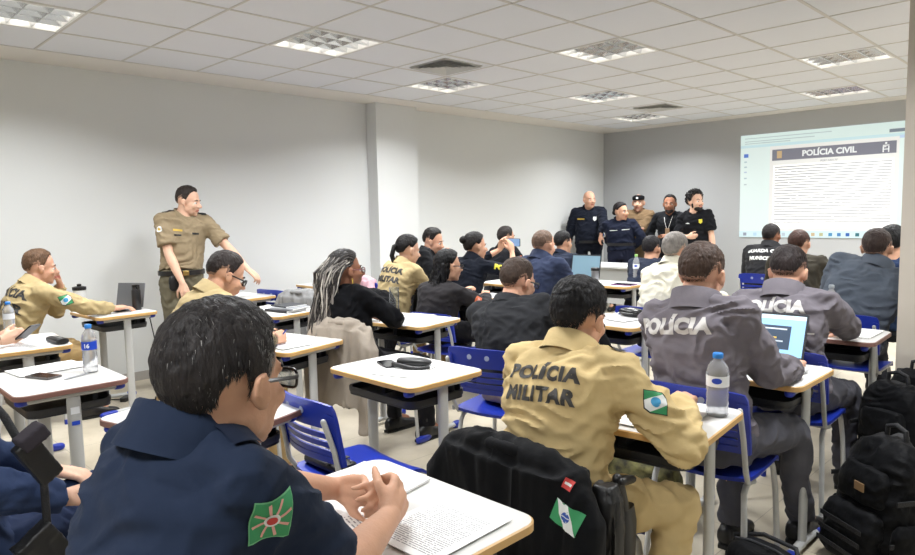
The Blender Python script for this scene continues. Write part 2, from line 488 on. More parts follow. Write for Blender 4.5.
    for i in (0, 1):
        k, an, td = lg[i]
        g.tube([hip[i], k], [.070, .050], 12); g.tube([k, an], [.050, .034], 12); g.tube([an, an-V((0, 0, .03))+td*.1], [.034, .025], 10)
    me = remesh(g, vox, 3)
    mats = [skm]
    b = link('body', me, mats, root, world=True)
    if vis_face:
        lip = mat('lip_'+sk, tuple(int(v*f) for v, f in zip(SK[sk], (.86, .66, .66))), .45); me.materials.append(lip)
        for p in me.polygons:
            v = V(p.center)+wpos(root)-Hc; x, y, z = v.dot(hR)/hs, v.dot(hF)/hs, v.dot(hU)/hs
            if y > .072 and abs(x) < .022 and -.0725 < z < -.054: p.material_index = 1
        ew = mat('eye_white', (226, 222, 216), .3); ei = mat('iris_dark', (38, 26, 20), .2)
        for sx in (-1, 1):
            ge = G(); e = Hc+(hR*sx*.031+hF*.0672-hU*.004)*hs; ge.ball(e, .0118*hs, (hR, hU, hF), 12); ge.cur = 1
            ge.ball(e+(hF*.0082)*hs, .0062*hs, (hR, hU, hF), 10)
            link('eye', ge, [ew, ei], root, world=True)
            gb = G(); gb.tube([Hc+(hR*sx*.016+hF*.0830+hU*.018)*hs, Hc+(hR*sx*.031+hF*.0805+hU*.0235)*hs, Hc+(hR*sx*.046+hF*.0695+hU*.019)*hs], [.0034*hs, .0038*hs, .0022*hs], 8)
            link('eyebrow', gb, mat('brow_%d_%d_%d' % hcol, hcol, .8), root, world=True)
    # top garment
    tm = topmat or cloth(tname, top)
    g = G(); torso(g, thick, hem)
    for a in arms:
        r = thick
        g.tube([N-T9*.018, lerp(N-T9*.018, a['sh'], .5), a['sh']], [.056+r*.5, .057+r*.7, .052*ar+r], 14)
        if sleeve == 'short':
            e = lerp(a['sh'], a['E'], .78)
            g.tube([a['sh'], lerp(a['sh'], a['E'], .4), e], [.054*ar+r, .054*ar+r*1.4, .055*ar+r*1.6], 18, 'roundstart')
        else:
            g.tube([a['sh'], lerp(a['sh'], a['E'], .5), a['E']], [.053*ar+r, .049*ar+r*1.2, .043*ar+r*1.25], 16)
            cw = lerp(a['E'], a['W'], a['q'].get('cuff', .95))
            g.tube([a['E'], lerp(a['E'], a['W'], .35), cw], [.043*ar+r*1.25, .043*ar+r*1.1, .034*ar+r*.8], 16, 'roundstart')
    gv = max(vox*1.25, .007)
    me = remesh(g, gv, 3, wrinkle(wr*2.1, 7., pn, (1, 1, 2.0)))
    me.transform(Matrix.Translation(V((0, 0, 0))))
    bv = bvh_of(me)
    tp = link(topname, me, tm, root, world=True)
    if collar:
        g = G(); ring = []
        ch = {'shirt': .034, 'stand': .045, 'low': .016, 'jacket': .05}[collar]+.004
        cn = (hF*.2+T9).normalized(); cA = (A9-cn*A9.dot(cn)).normalized(); cB = cn.cross(cA)
        rr = nr+.019+thick*.35
        rings = []
        for (h, e) in ((-.03, .016), (0, .008), (ch, .004), (ch+.004, -.001), (ch, -.006), (0, -.005), (-.03, 0)):
            rg = []
            for i in range(32):
                t = 2*math.pi*i/32; f = max(0, math.sin(t))        # front dips
                dip = .030*f**3
                rg.append(N+cn*(h-dip)+cA*math.cos(t)*(rr+e)+cB*math.sin(t)*(rr+e+.004)-cB*.004)
            rings.append(rg)
        g.loft(rings, caps=False)
        link('collar', g, tm, root, world=True)
    # trousers
    g = G(); ct, A, B, T = frame(0)
    tw = .010 if not stand else .012
    if stand:
        g.oval([(P-Z*.10, pR, pF, .150*w, .115), (P, pR, pF, .176*w+tw*.3, .130), (P+Z*.10, pR, pF, .166*w, .122+belly*.5)], 24, 2.3)
    else:
        g.oval([(P-Z*.085, pR, pF, .165*w, .13), (P-Z*.03, pR, pF, .185*w, .145), (P+T*.09, A, B, .172*w, .128)], 24, 2.3)
    for i in (0, 1):
        k, an, td = lg[i]
        mid = lerp(hip[i], k, .5)
        g.tube([hip[i], mid, k], [.094*w, .086, .068], 16)
        g.tube([k, lerp(k, an, .4), an+Z*.0], [.068, .064, .056], 16, 'roundstart')
    me2 = remesh(g, max(vox*1.3, .008), 3, wrinkle(wr*2, 8., pn+.5))
    link('trousers', me2, cloth(lname, legs), root, world=True)
    for i in (0, 1):
        k, an, td = lg[i]; td = V((td.x, td.y, 0)).normalized(); s2 = V((td.y, -td.x, 0))
        g = G(); o = V((an.x, an.y, 0)); hz = max(an.z-.09, 0)
        up = Z
        st = []
        for (f, zc, a, bb) in ((-.085, .045, .018, .02), (-.075, .048, .034, .042), (-.02, .055, .040, .052), (.05, .045, .043, .042), (.11, .034, .046, .031), (.16, .028, .042, .025), (.19, .024, .026, .017), (.20, .023, .010, .008)):
            st.append((o+td*f+Z*(zc+hz), s2, Z, a, bb))
        st = [(c, a2, b2, x, y) for (c, a2, b2, x, y) in st]
        g.oval([(c, -a2, b2, x, y) for (c, a2, b2, x, y) in st][::1], 14, 2.6)
        g.tube([an+Z*.06, o+Z*(.05+hz)], [.046, .044], 12)
        sm = remesh(g, .011, 2)
        for v in sm.vertices: v.co.z = max(v.co.z, .008+hz)
        so = link('shoe', sm, mat('shoe_%d_%d_%d' % shoe, shoe, .4), root, world=True)
        g = G(); g.prism([tuple((o+td*f+s2*x)[:2]) for f, x in ((-.09, -.02), (-.09, .02), (-.03, .038), (.06, .042), (.13, .046), (.19, .025), (.2, 0), (.19, -.025), (.13, -.046), (.06, -.042), (-.03, -.038))][::-1], hz, .016+hz)
        link('sole', g, mat('rubber_black', (18, 18, 18), .7), so, world=False).data.transform(Matrix.Translation(-wpos(so)))
    # hair
    hm = mat('hair_%d_%d_%d' % hcol, hcol, .55, bump=.9, bscale=70, bstretch=(1.2, 1.2, .35), var=.35, vscale=30, spec=.25)
    hk = dict(hairkw or {}); ns = hk.pop('n', 0); skw = hk.pop('skw', {}); grey = hk.pop('grey', None); extra = hk.pop('extra', None)
    if hair:
        g = hair_geo(Hc, hR, hF, hU, hs, style=hair, seed=pn, **hk)
        stub = tuple(int(a_*.50+b_*.50) for a_, b_ in zip(SK[sk], hcol))
        hms = [hm, mat('stubble_%s_%d_%d' % (sk, hcol[0], hcol[1]), stub, .7, bump=.3, bscale=300)]
        if ns:
            strands(g, Hc, hR, hF, hU, hs, ns, hair, hk.get('top', .014), hk.get('side', .005), seed=pn, **skw)
            if grey: hms.append(mat('hair_strand_grey', grey, .4))
        ho = link('hair', g, hms, root, world=True)
    if beard:
        g = G(); ax = (hR, hF, hU)
        g.ball(Hc+(hF*.030-hU*.080)*hs, (.0505*hs, .0555*hs, .0365*hs), ax, 18)
        for sx in (-1, 1): g.tube([Hc+(hR*sx*.060+hF*.006-hU*.030)*hs, Hc+(hR*sx*.047+hF*.006-hU*.058)*hs], [.012*hs, .020*hs], 10)
        g.ball(Hc+(hF*.066-hU*.102)*hs, .0225*hs); g.tube([Hc+(hR*-.024+hF*.080-hU*.050)*hs, Hc+(hF*.0925-hU*.046)*hs, Hc+(hR*.024+hF*.080-hU*.050)*hs], .0045, 8)
        link('beard', g, mat('hair_%d_%d_%d' % beard, beard, .8), root, world=True)
    if glasses:
        gl_frames(Hc, hR, hF, hU, hs, glasses, root)
    return dict(root=root, Hc=Hc, N=N, hR=hR, hF=hF, hU=hU, frame=frame, bvh=bv, arms=arms, legs=lg, A=A9, B=B9, T=T9, tm=tm, P=P, shs=shs, hm=hm, hs=hs, pR=pR, pF=pF)

def gl_frames(c, R, F, U, s, col, root):
    g = G(); P = lambda x, y, z: c+(R*x+F*y+U*z)*s
    for sx in (-1, 1):
        sg = lambda v: math.copysign(abs(v)**.55, v)
        pts = [P(sx*.033+.025*sg(math.cos(t)), .096-.004*abs(math.cos(t)), -.004+.0155*sg(math.sin(t))) for t in [2*math.pi*i/16 for i in range(17)]]
        g.tube(pts, .0026*s, 6, 'flat')
        g.tube([P(sx*.058, .092, .002), P(sx*.074, .075, .003), P(sx*.084, .0, .006), P(sx*.086, -.018, .0)], [.0036*s]*4, 6)
    g.tube([P(-.009, .098, .0), P(.009, .098, .0)], .002*s, 6)
    o = link('glasses', g, mat('glasses_%d_%d_%d' % col, col, .3), root, world=True)
    for sx in (-1, 1):
        g = G(); g.oval([(P(sx*.033, .0945, -.004), R, U, .024*s, .016*s), (P(sx*.033, .0955, -.004), R, U, .024*s, .016*s)][::-1], 16)
        link('lens', g, mat('lens_clear', (225, 230, 232), .05, trans=.92), o, world=False).data.transform(Matrix.Translation(-wpos(o)))

def back_text(q, lines, mt, t=.66, size=.08, gap=.092, up=0., bold=.004, side=0., space=1.05, name='back_lettering'):
    c, A, B, T = q['frame'](t)
    lay = []
    for i, s in enumerate(lines):
        me = text2d(s, size, bold, space); me.transform(Matrix.Translation((0, ((len(lines)-1)/2-i)*gap, 0))); lay.append((me, mt))
    return decal(name, lay, c+A*side, A, T, q['bvh'], q['root'])
def arm_patch(q, side, layers, f=.45, out=None, up=None, name='sleeve_patch', sh=(0, 0, 0), step=.012):
    a = q['arms'][0 if side < 0 else 1]; p = lerp(a['sh'], a['E'], f)+V(sh)
    ax = (a['E']-a['sh']).normalized(); out = V(out) if out else q['A']*side
    out = (out-ax*out.dot(ax)).normalized(); u = -ax; r = u.cross(out)
    return decal(name, layers, p, r, u, q['bvh'], q['root'], step=step)
def chest_patch(q, layers, x, t=.75, name='chest_badge'):
    c, A, B, T = q['frame'](t)
    return decal(name, layers, c+A*x, -A, T, q['bvh'], q['root'])
def epaulettes(q, m, sides=(-1, 1), wd=.045, n0=.35, n1=.95, name='epaulette'):
    for s in sides:
        sh = q['shs'][0 if s < 0 else 1]; a = lerp(q['N'], sh, n0); b = lerp(q['N'], sh, n1); d = (b-a).normalized()
        L = (b-a).length
        me = poly2d([(-L/2, -wd/2), (L/2, -wd/2), (L/2, wd/2), (-L/2, wd/2)])
        mid = lerp(a, b, .5); n = q['T']; r = d; u = n.cross(r)
        decal(name, [(me, m)], mid, r, u, q['bvh'], q['root'], off=.006)
def belt(q, col=(20, 20, 22), z=.10, ex=.0, buckle=True):
    P = q['P']; w = .186; g = G()
    R_, F_ = q['pR'], q['pF']
    rings = []
    for (h, e) in ((-.02, .0), (-.02, .006), (.02, .006), (.02, .0)):
        rings.append([P+V((0, 0, z+h))+R_*math.cos(t)*(w+e+ex)+F_*math.sin(t)*(.142+e+ex) for t in [2*math.pi*i/36 for i in range(36)]])
    g.loft(rings+[rings[0]], caps=False)
    o = link('belt', g, mat('belt_%d' % col[0], col, .45), q['root'], world=True)
    if buckle:
        g = G(); g.box(P+V((0, 0, z))+F_*(.152+ex), (.05, .008, .042), (R_, F_, V((0, 0, 1))))
        k = link('buckle', g, mat('brass', (190, 160, 96), .3, 1.), o, world=False, bevel=.003); k.data.transform(Matrix.Translation(-wpos(o)))
    return o
LAMP_W = 42.; SCREEN_E = .76; EXPO = 0.
# ------------------------------------------------------------ room
EYE = 1.46; CZ = 2.762; XL = -6.43; YF = 9.92; XR = 1.3; YB = -3.0
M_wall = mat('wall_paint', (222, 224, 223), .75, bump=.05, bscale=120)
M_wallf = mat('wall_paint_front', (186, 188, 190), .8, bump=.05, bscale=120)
M_ceil = mat('ceiling_tile', (224, 226, 231), .85, bump=.08, bscale=90)
M_plaster = mat('ceiling_plaster', (226, 222, 216), .8)
M_bar = mat('ceiling_bar', (205, 202, 197), .6)
M_base = mat('baseboard_grey', (170, 166, 160), .6)
def floor_mat():
    m = mat('vinyl_floor', (202, 192, 172), .38, bump=.04, bscale=30, col2=(180, 170, 150), vscale=2.6)
    nt = m.node_tree; N = nt.nodes; L = nt.links; b = N['Principled BSDF']
    br = N.new('ShaderNodeTexBrick'); br.offset = 0; br.inputs['Scale'].default_value = 1.; br.inputs['Brick Width'].default_value = .6; br.inputs['Row Height'].default_value = .6
    br.inputs['Mortar Size'].default_value = .002; br.inputs['Mortar Smooth'].default_value = .2
    tc = N.new('ShaderNodeTexCoord'); L.new(tc.outputs['Object'], br.inputs['Vector'])
    src = b.inputs['Base Color'].links[0].from_socket
    mx = N.new('ShaderNodeMix'); mx.data_type = 'RGBA'; mx.inputs[7].default_value = lin((150, 142, 126))
    L.new(br.outputs['Fac'], mx.inputs[0]); L.new(src, mx.inputs[6]); L.new(mx.outputs[2], b.inputs['Base Color'])
    n = N.new('ShaderNodeTexNoise'); n.inputs['Scale'].default_value = 28; n.inputs['Detail'].default_value = 6; L.new(tc.outputs['Object'], n.inputs['Vector'])
    mr = N.new('ShaderNodeMapRange'); mr.inputs[1].default_value = .55; mr.inputs[2].default_value = .75; mr.inputs[4].default_value = .25; L.new(n.outputs['Fac'], mr.inputs[0])
    m2 = N.new('ShaderNodeMix'); m2.data_type = 'RGBA'; m2.inputs[7].default_value = lin((165, 154, 134)); L.new(mr.outputs[0], m2.inputs[0]); L.new(mx.outputs[2], m2.inputs[6]); L.new(m2.outputs[2], b.inputs['Base Color'])
    return m
structure('floor', G().box(((XL+XR)/2, (YF+YB)/2, -.05), (XR-XL+.4, YF-YB+.4, .1)), floor_mat())
structure('wall_left', G().box((XL-.1, (YF+YB)/2, CZ/2), (.2, YF-YB+.4, CZ)), M_wall)
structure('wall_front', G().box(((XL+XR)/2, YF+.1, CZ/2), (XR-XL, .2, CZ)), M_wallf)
structure('wall_right', G().box((XR+.1, (YF+YB)/2, CZ/2), (.2, YF-YB+.4, CZ)), M_wall)
structure('wall_back', G().box(((XL+XR)/2, YB-.1, CZ/2), (XR-XL, .2, CZ)), M_wall)
structure('trim_1', G().box((XL+.09, 5.26, CZ/2), (.18, .62, CZ)), M_wall)            # pilaster on the left wall
structure('trim_2', G().box((-.47, 4.82, CZ/2), (1.0, .5, CZ)), mat('pillar_paint', (200, 192, 181), .75))
structure('baseboard_left', G().box((XL+.008, (YB+4.95)/2, .04), (.016, 4.95-YB, .08)).box((XL+.008, (5.57+YF)/2, .04), (.016, YF-5.57, .08)), M_base)
structure('baseboard_front', G().box(((XL+XR)/2, YF-.008, .04), (XR-XL, .016, .08)), M_base)
# suspended ceiling with openings for luminaires and vents
TX, TY, TS = -5.953, 1.474, .6235
lamps = [(1, -1), (2, 2), (1, 5), (4, 5), (2, 8), (1, 11), (6, 8), (5, 11), (5, 0), (8, 2), (9, 6), (9, 10), (3, -5), (8, -4)]  # the unseen fixture just before the pillar is added to brighten its face
vents = [(2, 4), (2, 10)]
g = G(); nx = 11; y0 = -7; y1 = 13
for i in range(nx):
    for j in range(y0, y1):
        if (i, j) in lamps: continue
        x, y = TX+i*TS, TY+j*TS
        g.add([(x, y, CZ), (x+TS, y, CZ), (x+TS, y+TS, CZ), (x, y+TS, CZ)], [(0, 3, 2, 1)])
structure('ceiling', g, M_ceil)
g = G(); X0, X1, Y0, Y1 = TX, TX+nx*TS, TY+y0*TS, TY+y1*TS
for (a, b, c, d) in ((XL-.1, TX, YB-.1, YF+.1), (X1, XR+.1, YB-.1, YF+.1), (TX, X1, YB-.1, Y0), (TX, X1, Y1, YF+.1)):
    g.box(((a+b)/2, (c+d)/2, CZ+.0), (b-a, d-c, .012))
o = structure('ceiling_border', g, M_plaster)
g = G()
for i in range(nx+1): g.box((TX+i*TS, (Y0+Y1)/2, CZ-.001), (.022 if 0 < i else .012, Y1-Y0, .006))
for j in range(y0, y1+1): g.box(((X0+X1)/2, TY+j*TS, CZ-.001), (X1-X0, .016, .006))
structure('trim_3', g, M_bar)
structure('trim_4', G().box(((XL+XR)/2, (YB+YF)/2, CZ+.22), (XR-XL+.4, YF-YB+.4, .02)), M_plaster)

# luminaires
M_mir = mat('mirror_aluminium', (225, 226, 228), .16, 1., bump=.1, bscale=8)
M_white = mat('white_enamel', (238, 238, 236), .35)
def make_lamp():
    r = empty('ceiling_light', (0, 0, 0)); h = TS/2-.012
    g = G()
    for s in (-1, 1):
        g.box((s*(h-.008), 0, .0), (.016, 2*h, .014)); g.box((0, s*(h-.008), 0), (2*h-.032, .016, .014))
    link('frame', g, M_white, r, smooth=False)
    g = G(); t = .10
    g.box((0, 0, t), (2*h, 2*h, .004))
    for s in (-1, 1): g.box((s*(h-.002), 0, t/2), (.004, 2*h, t)); g.box((0, s*(h-.002), t/2), (2*h, .004, t))
    link('housing', g, mat('lamp_pan', (236, 236, 236), .4), r, smooth=False)
    g = G(); n = 4; c = (2*h-.032)/n
    for k in range(-2, 3):     # lamellae, V profile along x
        x = k*c
        if abs(k) < 2: g.add([(x-.004, -h+.016, -.002), (x+.004, -h+.016, -.002), (x+.016, -h+.016, .045), (x-.016, -h+.016, .045), (x-.004, h-.016, -.002), (x+.004, h-.016, -.002), (x+.016, h-.016, .045), (x-.016, h-.016, .045)],
              [(0, 1, 2, 3), (7, 6, 5, 4), (0, 4, 5, 1), (1, 5, 6, 2), (2, 6, 7, 3), (3, 7, 4, 0)])
        if abs(k) < 2: g.add([(-h+.016, x-.003, 0), (-h+.016, x+.003, 0), (-h+.016, x+.012, .04), (-h+.016, x-.012, .04), (h-.016, x-.003, 0), (h-.016, x+.003, 0), (h-.016, x+.012, .04), (h-.016, x-.012, .04)],
              [(3, 2, 1, 0), (4, 5, 6, 7), (1, 5, 4, 0), (2, 6, 5, 1), (3, 7, 6, 2), (0, 4, 7, 3)])
    link('louvre', g, M_mir, r, smooth=False)
    M_tube = mat('fluorescent_tube', (255, 250, 240), .3, emit=9.)
    for k in range(4):
        g = G(); y = (k-1.5)*c
        g.tube([(y, -h+.04, .068), (y, h-.04, .068)], .013, 10, 'flat'); link('tube', g, M_tube, r)
    return r
LAMP0 = make_lamp()
desc = {(1, -1): 'glaring louvred ceiling light nearest the camera, at the top left corner', (2, 2): 'louvred ceiling light above the instructor, next one after the glaring light',
        (1, 5): 'small bluish louvred ceiling light right beside the square air vent near the pilaster', (4, 5): 'large louvred ceiling light in the middle of the ceiling',
        (2, 8): 'louvred ceiling light beyond the large middle one, before the far vent', (1, 11): 'farthest louvred ceiling light, near the front left corner of the room',
        (6, 8): 'dark beige louvred ceiling light at the right, nearer one in front of the projection', (5, 11): 'dark louvred ceiling light nearest the projection wall'}
for k, (i, j) in enumerate(lamps):
    p = (TX+(i+.5)*TS, TY+(j+.5)*TS, CZ)
    if k == 0: o = LAMP0; o.location = p
    else: o = dup(LAMP0, p)
    tag(o, desc.get((i, j), 'assumed louvred ceiling light over the back and right part of the room, outside the photo'), 'ceiling light', 'recessed ceiling lights')
    ld = bpy.data.lights.new('lamp_light', 'AREA'); ld.shape = 'SQUARE'; ld.size = .52; ld.energy = LAMP_W; ld.color = (.965, .985, 1.); ld.spread = rad(146)
    lo = bpy.data.objects.new('lamp_light', ld); C.objects.link(lo); lo.location = (p[0], p[1], p[2]-.012); lo['kind'] = 'helper'
def make_vent():
    r = empty('air_vent', (0, 0, 0)); M = mat('vent_grey', (196, 196, 192), .5)
    g = G(); h = TS/2-.012
    for k in range(5):
        a = h-k*.055; b = a-.03; z = -.022-.003*(k % 2)
        for s in (-1, 1):
            g.add([(s*a, -a, z), (s*b, -b, z+.022), (s*b, b, z+.022), (s*a, a, z)], [(0, 1, 2, 3)] if s > 0 else [(3, 2, 1, 0)])
            g.add([(-a, s*a, z), (-b, s*b, z+.022), (b, s*b, z+.022), (a, s*a, z)], [(3, 2, 1, 0)] if s > 0 else [(0, 1, 2, 3)])
    link('louvre', g, M, r, smooth=False)
    g = G()
    for s in (-1, 1): g.box((s*(h-.006), 0, -.006), (.03, 2*h+.01, .012)); g.box((0, s*(h-.006), -.006), (2*h-.04, .03, .012))
    link('frame', g, M, r, smooth=False)
    link('duct', G().box((0, 0, -.003), (2*h, 2*h, .002)), mat('duct_grey', (158, 158, 155), .8), r, smooth=False)
    return r
v0 = make_vent(); v0.location = (TX+2.5*TS, TY+4.5*TS, CZ)
tag(v0, 'square grey air vent in the ceiling beside the small bluish light', 'air vent', 'ceiling air vents')
v0.scale = (.74, .74, .8)
dup(v0, (TX+2.5*TS, TY+10.5*TS, CZ), 0, 'farther square air vent in the ceiling, near the projection wall corner', 'ceiling air vents')

# projected page on the front wall
SX0, SX1, SZ0, SZ1 = -4.12, -2.06, 1.05, 2.50
def scr(u, v, d=0.): return V((lerp(SX0, SX1, u), YF-.012-d, lerp(SZ0, SZ1, v)))
def lerp(a, b, t): return a+(b-a)*t
def em(name, col, e=1.):
    m = mat(name, col, 1., emit=e, spec=0.); c = lin(col); m.node_tree.nodes['Principled BSDF'].inputs['Base Color'].default_value = (c[0]*.35, c[1]*.35, c[2]*.35, 1); return m
pr = empty('projected_page', (SX0, YF, 0), 0, 'bright projected document page with grey POLÍCIA CIVIL header on the front wall', 'projection')
def quad(name, u0, v0, u1, v1, d, m, parent):
    g = G(); th = .001
    a, b = scr(u0, v0, d), scr(u1, v1, d)
    g.box(((a.x+b.x)/2, a.y, (a.z+b.z)/2), (abs(b.x-a.x), th, abs(b.z-a.z)))
    o = link(name, g, m, parent, world=True, smooth=False); return o
EM = SCREEN_E
quad('page_background', 0, 0, 1, 1, 0, em('proj_white', (228, 242, 238), EM), pr)
quad('browser_bar', 0, .90, 1, 1, .002, em('proj_bar', (222, 240, 236), EM), pr)
quad('menu_bar', 0, .875, 1, .90, .002, em('proj_menu', (205, 232, 236), EM), pr)
quad('document_sheet', .20, .065, .955, .872, .003, em('proj_sheet', (238, 238, 234), EM), pr)
quad('header_band', .215, .735, .94, .84, .004, em('proj_header', (132, 132, 142), EM), pr)
tx = printed('proj_text', (238, 238, 234), (168, 168, 170), rows=26, emit=EM, thick=.42, margin=.01, head=.0, density=.30)
g = G(); a, b = scr(.225, .09, .005), scr(.93, .69, .005); g.add([(a.x, a.y, a.z), (b.x, a.y, a.z), (b.x, a.y, b.z), (a.x, a.y, b.z)], [(0, 1, 2, 3)])
def uvprinted(name, base, ink, rows, emit):
    """same rows of words, read in generated x / z (for upright sheets)"""
    m = printed(name, base, ink, rows, emit, .5, .01, -.1, .30); nt = m.node_tree
    sp = [n for n in nt.nodes if n.type == 'SEPXYZ'][0]
    for l in list(sp.outputs[1].links):
        to = l.to_socket; nt.links.remove(l); nt.links.new(sp.outputs[2], to)
    return m
link('text_lines', g, uvprinted('proj_text_up', (238, 238, 234), (150, 150, 154), 24, EM), pr, world=True, smooth=False)
quad('taskbar', 0, 0, 1, .06, .004, em('proj_task', (214, 236, 240), EM), pr)
def stext(s, u, v, size, m, name, bold=.003, d=.006):
    me = text2d(s, size, bold); p = scr(u, v, d); me.transform(Matrix.Translation(p) @ Matrix.Rotation(rad(90), 4, 'X'))
    return link(name, me, m, pr, world=True, smooth=False)
stext('POLÍCIA CIVIL', .565, .785, .105, em('proj_letters', (236, 238, 238), EM), 'title_text', .0045)
stext('PORTARIA Nº', .57, .708, .035, em('proj_ink', (150, 150, 156), EM), 'subtitle_text', .0)
emb = em('proj_gold', (206, 178, 138), EM)
g = G(); a = scr(.262, .79, .006); g.box((a.x, a.y, a.z), (.065, .001, .10)); e = link('emblem_left', g, emb, pr, world=True, smooth=False)
g = G()
for (dx, dz, w_, h_) in ((-.03, -.03, .014, .075), (.03, -.03, .014, .075), (0, -.03, .05, .012), (0, .018, .07, .012), (-.012, .0, .03, .012), (0, .045, .022, .022)):
    a = scr(.885, .792, .006); g.box((a.x+dx, a.y, a.z+dz), (w_, .001, h_))
link('emblem_right', g, em('proj_letters', (236, 238, 238), EM), pr, world=True, smooth=False)
for k, (u, cc) in enumerate(((.04, (150, 160, 175)), (.11, (190, 220, 235)), (.24, (90, 130, 190)), (.30, (190, 205, 215)), (.43, (205, 130, 120)), (.485, (205, 185, 150)), (.535, (190, 190, 150)), (.59, (90, 150, 190)), (.64, (90, 140, 190)), (.69, (70, 110, 180)), (.745, (70, 120, 130)), (.80, (200, 80, 80)))):
    quad('taskbar_icon', u-.011, .015, u+.011, .045, .006, em('proj_icon%d' % k, cc, EM), pr)
for k, (u, v, w_, h_, cc) in enumerate(((.025, .80, .03, .035, (96, 128, 205)), (.028, .74, .018, .012, (180, 200, 205)), (.028, .69, .018, .012, (180, 200, 205)), (.028, .64, .018, .012, (190, 205, 220)), (.028, .58, .018, .012, (180, 200, 205)), (.028, .52, .018, .012, (190, 205, 205)), (.9, .925, .1, .028, (130, 140, 150)), (.955, .87, .07, .025, (200, 220, 240)))):
    quad('side_icon', u, v-h_/2, u+w_, v+h_/2, .006, em('proj_side%d' % (k if k not in (2, 4) else 1), cc, EM), pr)
for v, w_ in ((.965, .55), (.935, .45), (.915, .3)):
    quad('browser_text', .03, v-.004, .03+w_, v+.004, .006, em('proj_faint', (190, 206, 206), EM), pr)

# ------------------------------------------------------------ furniture
M_lam = mat('white_laminate', (218, 217, 214), .32, var=.03, vscale=3)
M_edge = mat('yellow_wood_edge', (214, 172, 110), .45, var=.12, vscale=12)
M_edge2 = mat('brown_edge', (128, 92, 82), .45)
M_steel = mat('grey_painted_steel', (186, 187, 186), .4)
M_blue = mat('blue_plastic', (28, 50, 158), .35, bump=.05, bscale=200)
M_tray = mat('black_tray', (38, 39, 42), .5)
M_paper = mat('paper', (243, 243, 242), .8)
def make_desk(edge):
    r = empty('school_desk', (0, 0, 0))
    g = G(); g.prism(rrect(.592, .442, .045), .741, .7605); t = link('tabletop', g, M_lam, r, bevel=.002)
    g = G(); o_, i_ = rrect(.60, .45, .049, 6), rrect(.590, .440, .044, 6)
    rings = [[V((x, y, z)) for x, y in oo] for oo, z in ((i_, .736), (o_, .739), (o_, .757), (i_, .7600), (i_, .7600))]
    g.loft(rings[:4]+[rings[0]], caps=False); link('edge_band', g, edge, t)
    g = G()
    out = rrect(.47, .33, .05, 5, 0, 0); 
    g.prism(out, .640, .648)
    w2 = rrect(.478, .338, .054, 5); w3 = rrect(.455, .315, .045, 5)
    g.loft([[V((x, y, z)) for x, y in q] for q, z in ((w3, .640), (w2, .655), (w2, .676), (w3, .676), (w3, .648))], caps=False)
    g.box((0, -.03, .70), (.03, .2, .055)); g.box((-.2, .1, .70), (.02, .02, .07)); g.box((.2, .1, .70), (.02, .02, .07)); g.box((.0, .155, .70), (.40, .008, .075))
    link('book_tray', g, M_tray, r)
    for s in (-1, 1):
        g = G()
        g.oval([((s*.25, .0, z), V((1, 0, 0)), V((0, 1, 0)), .016, .028) for z in (.02, .725)], 16)
        lg = link('leg', g, M_steel, r)
        g = G(); g.oval([((s*.25, y, .725), V((-1, 0, 0)), V((0, 0, 1)), .017, .013) for y in (-.175, .175)], 14); link('top_rail', g, M_steel, lg)
        g = G(); g.oval([((s*.25, y, z), V((-1, 0, 0)), V((0, 0, 1)), .019, .016) for y, z in ((-.20, .026), (0, .036), (.19, .026))], 14); link('foot_bar', g, M_steel, lg)
        for y in (-.19, .185):
            g = G(); g.ball((s*.25, y, .725), (.0185, .028, .0165), None, 12, 2.6); link('rail_cap', g, M_blue, lg)
        for y, L in ((-.165, .075), (.19, .045)):
            g = G(); g.ball((s*.25, y, .024), (.023, L, .0235), None, 14, 2.8); link('foot_cap', g, M_blue, lg)
    return r
